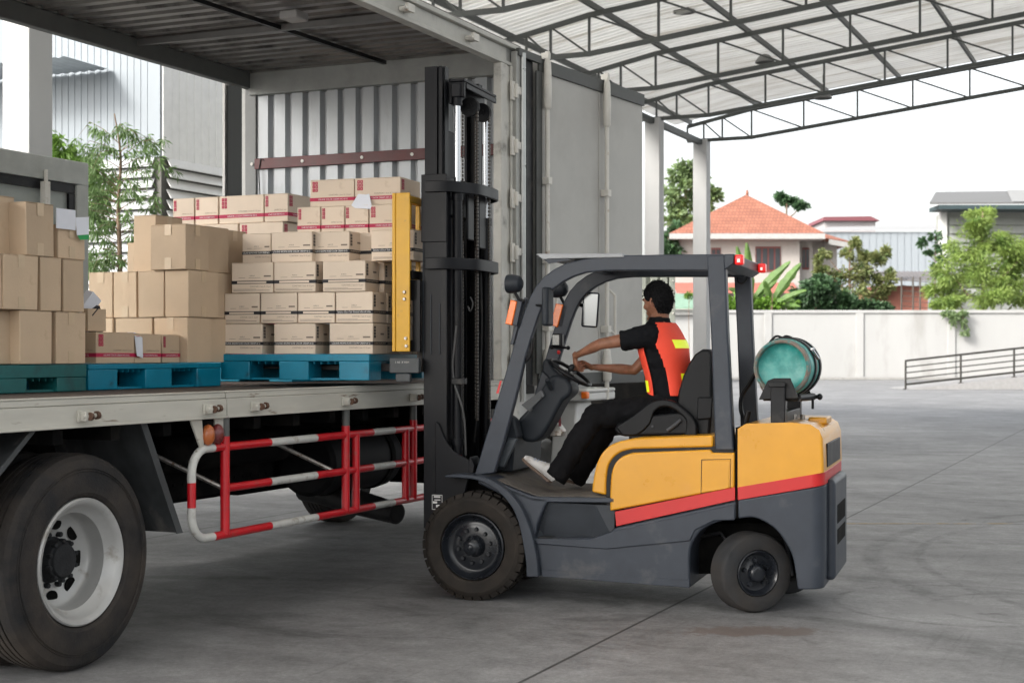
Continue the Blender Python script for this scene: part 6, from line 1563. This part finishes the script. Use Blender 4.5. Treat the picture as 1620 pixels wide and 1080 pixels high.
        for i in range(5): x = .085+i*.022; mb.tube([(x,-.030,.072-.2*(x-.08)),(x+.008,0,.094-.35*(x-.08)),(x,.030,.072-.2*(x-.08))],.0028,6,M)
        mb.build('laces', MT('laces',(.35,.40,.55),.6), sh)
    shoe(P(872,765,.30), P(827,727,.29), 0); shoe(P(912,766,.64), P(868,752,.62), 0)
driver()
# ---------------- plants ----------------
rl = random.Random(23)
def leafm(name, c, v=.35, sc=3, tr=.35, c2=None):
    return MT(name, c, .55, var=v, scale=sc, transl=tr, col2=c2, c2thr=.58, c2scale=sc*1.7) if c2 else MT(name, c, .55, var=v, scale=sc, transl=tr)
def leaf(mb, p, d, L_, w_, up=None):
    d = d.normalized(); s = d.cross(Vector((rl.uniform(-1,1),rl.uniform(-1,1),rl.uniform(-.3,1)))).normalized()*w_*.5
    a = p+d*L_*.45; b = p+d*L_-Vector((0,0,L_*.12)); o = len(mb.v)
    mb.v += [tuple(p),tuple(a+s),tuple(b),tuple(a-s)]; mb.f.append((o,o+1,o+2,o+3)); mb.m.append(mb.cur)
def clump(mb, c, rad, n, L_, w_, droop=0, fl=1):
    far = L_ > .25
    if far: n = int(n*2.4); L_ *= .58; w_ *= .6
    subs = []
    for i in range(9):
        v = Vector((rl.gauss(0,1),rl.gauss(0,1),rl.gauss(0,1))).normalized()*rl.random()**.4; subs.append((v, rl.uniform(.25,.5)))
    for i in range(n):
        sv, sr = subs[rl.randrange(9)]
        v = sv*1.0+Vector((rl.gauss(0,1),rl.gauss(0,1),rl.gauss(0,1)))*sr*.62
        p = Vector((c[0]+v.x*rad[0],c[1]+v.y*rad[1],c[2]+v.z*rad[2]))
        d = Vector((v.x+rl.uniform(-.6,.6),v.y+rl.uniform(-.6,.6),v.z*.5+rl.uniform(-.6,.6)-droop)); leaf(mb,p,d,L_*rl.uniform(.7,1.3),w_*rl.uniform(.7,1.3))
m_bark = MT('bark', (.16,.11,.075), .9, var=.35, scale=12, bump=.5)
def tree(name, label, cat, base, top, crown, mat, L_, w_, nper, droop=0, trunk_r=.1, group=None, limbs=True, bark=m_bark):
    "crown: list of (dx,dy,z,rx,ry,rz) clumps relative to the base"
    r = thing(name, label, cat, base, 0, group)
    mb = MB(); pts = [Vector((0,0,0)),Vector((trunk_r*.5,0,top*.35)),Vector((-trunk_r*.4,0,top*.7)),Vector((0,0,top))]
    mb.tube(smoothpts(pts,3),[trunk_r*(1-.075*i) for i in range(10)],8)
    if limbs:
        for (x,y,z,*_r) in crown:
            z0 = min(top*.95, max(top*.3, z-abs(x)*.9-.2)); a = Vector((0,0,z0)); b = Vector((x,y,z)); m = a.lerp(b,.5)+Vector((0,0,-abs(x)*.12))
            mb.tube([a,m,b],[trunk_r*.45,trunk_r*.3,trunk_r*.08],6)
    mb.build('trunk', bark, r)
    mb = MB()
    for (x,y,z,rx,ry,rz) in crown: clump(mb,(x,y,z),(rx,ry,rz),nper,L_,w_,droop)
    mb.build('crown', mat, r, smooth=0, fix=False)
    return r
# slender drooping tree by the louvres
def neem():
    Z = 16.5; s = Z/FPX; X = lambda px: (px-190)*s; H = lambda py: CH+(560-py)*s
    r = thing('slender_tree', 'slender young tree with drooping narrow leaves in front of the white louvres', 'tree', (at(190,0,Z).x,Z,0))
    mb = MB(); mb.tube(smoothpts([Vector((X(192),0,0)),Vector((X(190),0,H(430))),Vector((X(187),0,H(330))),Vector((X(191),0,H(250))),Vector((X(181),0,H(180)))],4),[.035-.0018*i for i in range(17)],8)
    ml = leafm('narrow_leaf', (.13,.21,.075), .4, 5, .5); fol = MB()
    for i in range(62):
        py = 192+rl.random()**.8*238; z = H(py); side = -1 if rl.random() < (.5 if py < 320 else .72) else 1
        ln = rl.uniform(.12,.56)*(.45 if py < 215 else 1)*(1 if 225 < py < 345 else .75)
        a = Vector((X(188),0,z)); ang = rl.uniform(.1,1.0); yy = rl.uniform(-.3,.3); e = a+Vector((side*ln*cos(ang),yy,ln*sin(ang)*.7)); m = a.lerp(e,.5)+Vector((0,0,.03)); tip = e+Vector((side*rl.uniform(.04,.14),0,-rl.uniform(.05,.2)))
        mb.tube([a,m,e,tip],[.006,.004,.003,.001],5)
        for c in range(5):
            cc = m.lerp(e,rl.random()) if rl.random() < .5 else e.lerp(tip,rl.random())
            cc = cc+Vector((rl.gauss(0,.04),rl.gauss(0,.05),rl.gauss(0,.04)))
            for k in range(15):
                d = Vector((side*rl.uniform(-.5,.9),rl.uniform(-.6,.6),rl.uniform(-1.4,.1)))
                leaf(fol,cc+d*rl.uniform(0,.07),d,rl.uniform(.05,.11),rl.uniform(.010,.022))
    mb.build('trunk', m_bark, r); fol.build('crown', ml, r, smooth=0, fix=False)
neem()
def simple(name, label, Z, px, crown_px, mat, L_, w_, nper, base_z=0, top_py=None, droop=0, tr=.12, group=None, dep=1):
    s = Z/FPX; base = Vector((at(px,0,Z).x,Z,base_z)); cr = []
    for (cx,cy,rx,ry) in crown_px:
        cr.append(((cx-px)*s, rl.uniform(-1,1)*dep*rx*s, CH+(560-cy)*s-base_z, rx*s, rx*s*.8*dep, ry*s))
    top = CH+(560-(top_py if top_py else min(c[1] for c in crown_px)))*s-base_z
    return tree(name, label, 'tree' if 'tree' in name else 'plant', base, top, cr, mat, L_, w_, nper, droop, tr, group)
m_l1 = leafm('bright_leaf', (.12,.22,.035), .35, 2.5, .4)
simple('leafy_tree','bright green tree behind the column at the left, beyond the grey box body',20.5,118,[(100,232,14,16),(118,262,22,18),(96,285,18,22),(140,275,18,18),(128,320,22,26),(160,300,16,20),(105,330,20,22)],m_l1,.12,.04,330,droop=.4,tr=.05)
simple('leafy_tree','sliver of green tree at the far left edge beside the white column',27,-14,[(-4,130,16,30),(-8,180,16,30),(-4,220,14,20)],m_l1,.16,.06,300,tr=.1)
m_l2 = leafm('mid_leaf', (.16,.23,.10), .45, 1.2, .35, c2=(.14,.2,.05))
m_l3 = leafm('dark_leaf', (.055,.11,.05), .5, 1.5, .3, c2=(.08,.16,.06))
m_l4 = leafm('yellow_green_leaf', (.26,.35,.09), .3, .8, .5, c2=(.14,.24,.06))
m_l5 = leafm('olive_leaf', (.20,.22,.08), .4, 1.0, .4, c2=(.11,.17,.06))
simple('tall_tree','tall airy tree between the two white canopy columns left of the house',118,1086,[(1075,275,14,12),(1092,268,12,10),(1068,300,18,14),(1100,290,16,14),(1085,318,20,14),(1125,312,14,14),(1060,345,14,16),(1080,350,16,12),(1110,330,16,14)],m_l2,.75,.4,210,tr=.3)
simple('dark_tree','dark rounded tree low behind the white canopy columns',112,1058,[(1054,385,14,18),(1066,372,12,16),(1050,410,14,18),(1064,405,12,16)],m_l3,.7,.4,260,tr=.3)
simple('small_tree','small dark tree top showing behind the right slope of the tiled roof',135,1245,[(1240,311,8,4),(1252,318,9,4),(1266,325,9,3)],m_l3,.8,.4,130,tr=.2)
simple('round_bush','dense dark green rounded bush above the wall, right of the banana plants',96,1292,[(1270,470,16,16),(1290,458,18,16),(1310,468,18,18),(1282,482,20,12),(1318,482,18,12),(1300,446,12,8),(1338,480,16,14),(1362,484,16,10),(1392,487,14,6)],m_l3,.55,.3,420,tr=.2)
simple('olive_shrub','tall olive and yellowish shrub with bare twigs beside the dark bush',99,1345,[(1320,440,14,12),(1345,435,18,14),(1362,425,14,14),(1340,400,8,8),(1352,385,5,8),(1368,402,8,8),(1388,408,10,10),(1400,402,6,8),(1378,435,16,14),(1398,450,14,12),(1350,460,22,14),(1385,465,18,10),(1300,428,8,6),(1306,402,5,5),(1292,410,4,6),(1405,436,8,10)],m_l5,.5,.22,170,tr=.12)
simple('feathery_tree','bright yellow green feathery tree above the wall at the right',94,1555,[(1500,430,28,26),(1530,395,26,24),(1560,380,26,22),(1590,400,28,26),(1545,430,34,26),(1585,445,34,26),(1510,465,30,20),(1560,470,34,18),(1610,470,28,20),(1615,420,24,28),(1540,360,18,12),(1495,480,18,14),(1630,385,20,24),(1555,335,16,8)],m_l4,.55,.13,700,droop=.25,tr=.15)
simple('dark_sapling','thin dark leaved branches left of the feathery tree',95,1480,[(1478,374,6,5),(1462,383,5,5),(1486,392,6,8),(1490,412,5,8),(1480,425,5,6),(1470,400,3,3)],m_l3,.5,.25,60,tr=.06)
def vine():
    Z = 89.75; s = Z/FPX; r = thing('hanging_vine', 'green creeper hanging down over the white wall at the right', 'plant', (at(1520,0,Z).x,Z,CH+(560-490)*s))
    mb = MB(); mb.tube([(0,-.12,.1),(.1,-.14,-.5),(.2,-.14,-1.5)],[.02,.015,.01],5); mb.build('stem', m_bark, r)
    mb = MB()
    for (dx,dy,rx,ry,n) in ((-22,5,8,6,60),(-8,8,10,8,90),(5,4,8,6,60),(-14,16,4,8,30),(4,24,4,5,50),(6,36,5,5,50),(1,14,4,4,20)): clump(mb,(dx*s,-.15,-dy*s),(rx*s,.12,ry*s),n,.35,.16,.6)
    mb.build('crown', m_l2, r, smooth=0, fix=False)
vine()
# banana plants
def banana(px, py0, Z, leaves, label):
    s = Z/FPX; r = thing('banana_plant', label, 'plant', (at(px,0,Z).x,Z,0), 0, 'banana plants behind the wall'); H = lambda py: CH+(560-py)*s
    mb = MB(); mb.tube([(0,0,0),(0,0,H(py0)*.6),(0,0,H(py0))],[.22,.18,.1],10); mb.build('trunk', MT('banana_stem',(.16,.2,.07),.6,var=.3), r)
    for (x1,y1,x2,y2,w) in leaves:
        a = Vector(((x1-px)*s,rl.uniform(-.4,.4),H(y1))); b = Vector(((x2-px)*s,a.y-.5,H(y2))); n = 9; mb = MB(); V = []; F = []
        d = (b-a).normalized(); side = d.cross(Vector((0,-1,.3))).normalized()
        for i in range(n+1):
            t = i/n; c = a.lerp(b,t)+Vector((0,-.35*t*t,-.25*t*t)); ww = w*s*.5*max(.05,sin(pi*min(1,(t*.92+.06)))**.55)
            j = rl.uniform(.75,1.1)
            V += [tuple(c-side*ww*j+Vector((0,.14,.06))),tuple(c),tuple(c+side*ww*j*rl.uniform(.9,1)+Vector((0,.14,.06)))]
        for i in range(n): F += [(3*i,3*i+1,3*i+4,3*i+3),(3*i+1,3*i+2,3*i+5,3*i+4)]
        mb.add(V,F); mb.build('leaf', m_ban, r, smooth=0, fix=False)
m_ban = leafm('banana_leaf', (.11,.20,.045), .25, 1.5, .4, c2=(.16,.25,.08))
banana(1192,470,93,[(1195,470,1246,410,16),(1190,465,1178,380,15),(1186,470,1150,452,12),(1182,455,1164,385,13),(1200,480,1255,470,12),(1190,478,1150,482,12),(1198,476,1226,440,10),(1185,475,1160,425,14),(1190,480,1210,486,14)],'banana plant with broad upright leaves seen through the rear guard legs')
banana(1222,480,92,[(1222,478,1262,413,17),(1225,482,1270,455,12),(1220,480,1205,440,12),(1218,484,1192,478,10),(1226,486,1262,480,10),(1215,484,1236,470,12)],'banana plant nearest the dark round bush, one torn broad leaf')
simple('wall_shrub','low bright green leafy shrub around the banana stems',91.5,1222,[(1165,478,16,10),(1190,482,18,8),(1215,478,16,10),(1240,482,18,8),(1180,465,10,8),(1155,488,12,5)],leafm('fresh_leaf',(.13,.25,.03),.4,2,.4),.5,.28,170,tr=.08)
simple('wall_shrub','small green shrub by the pale green shelter roof',79,1090,[(1094,470,7,3),(1090,465,4,3)],m_l1,.3,.12,40,tr=.03)
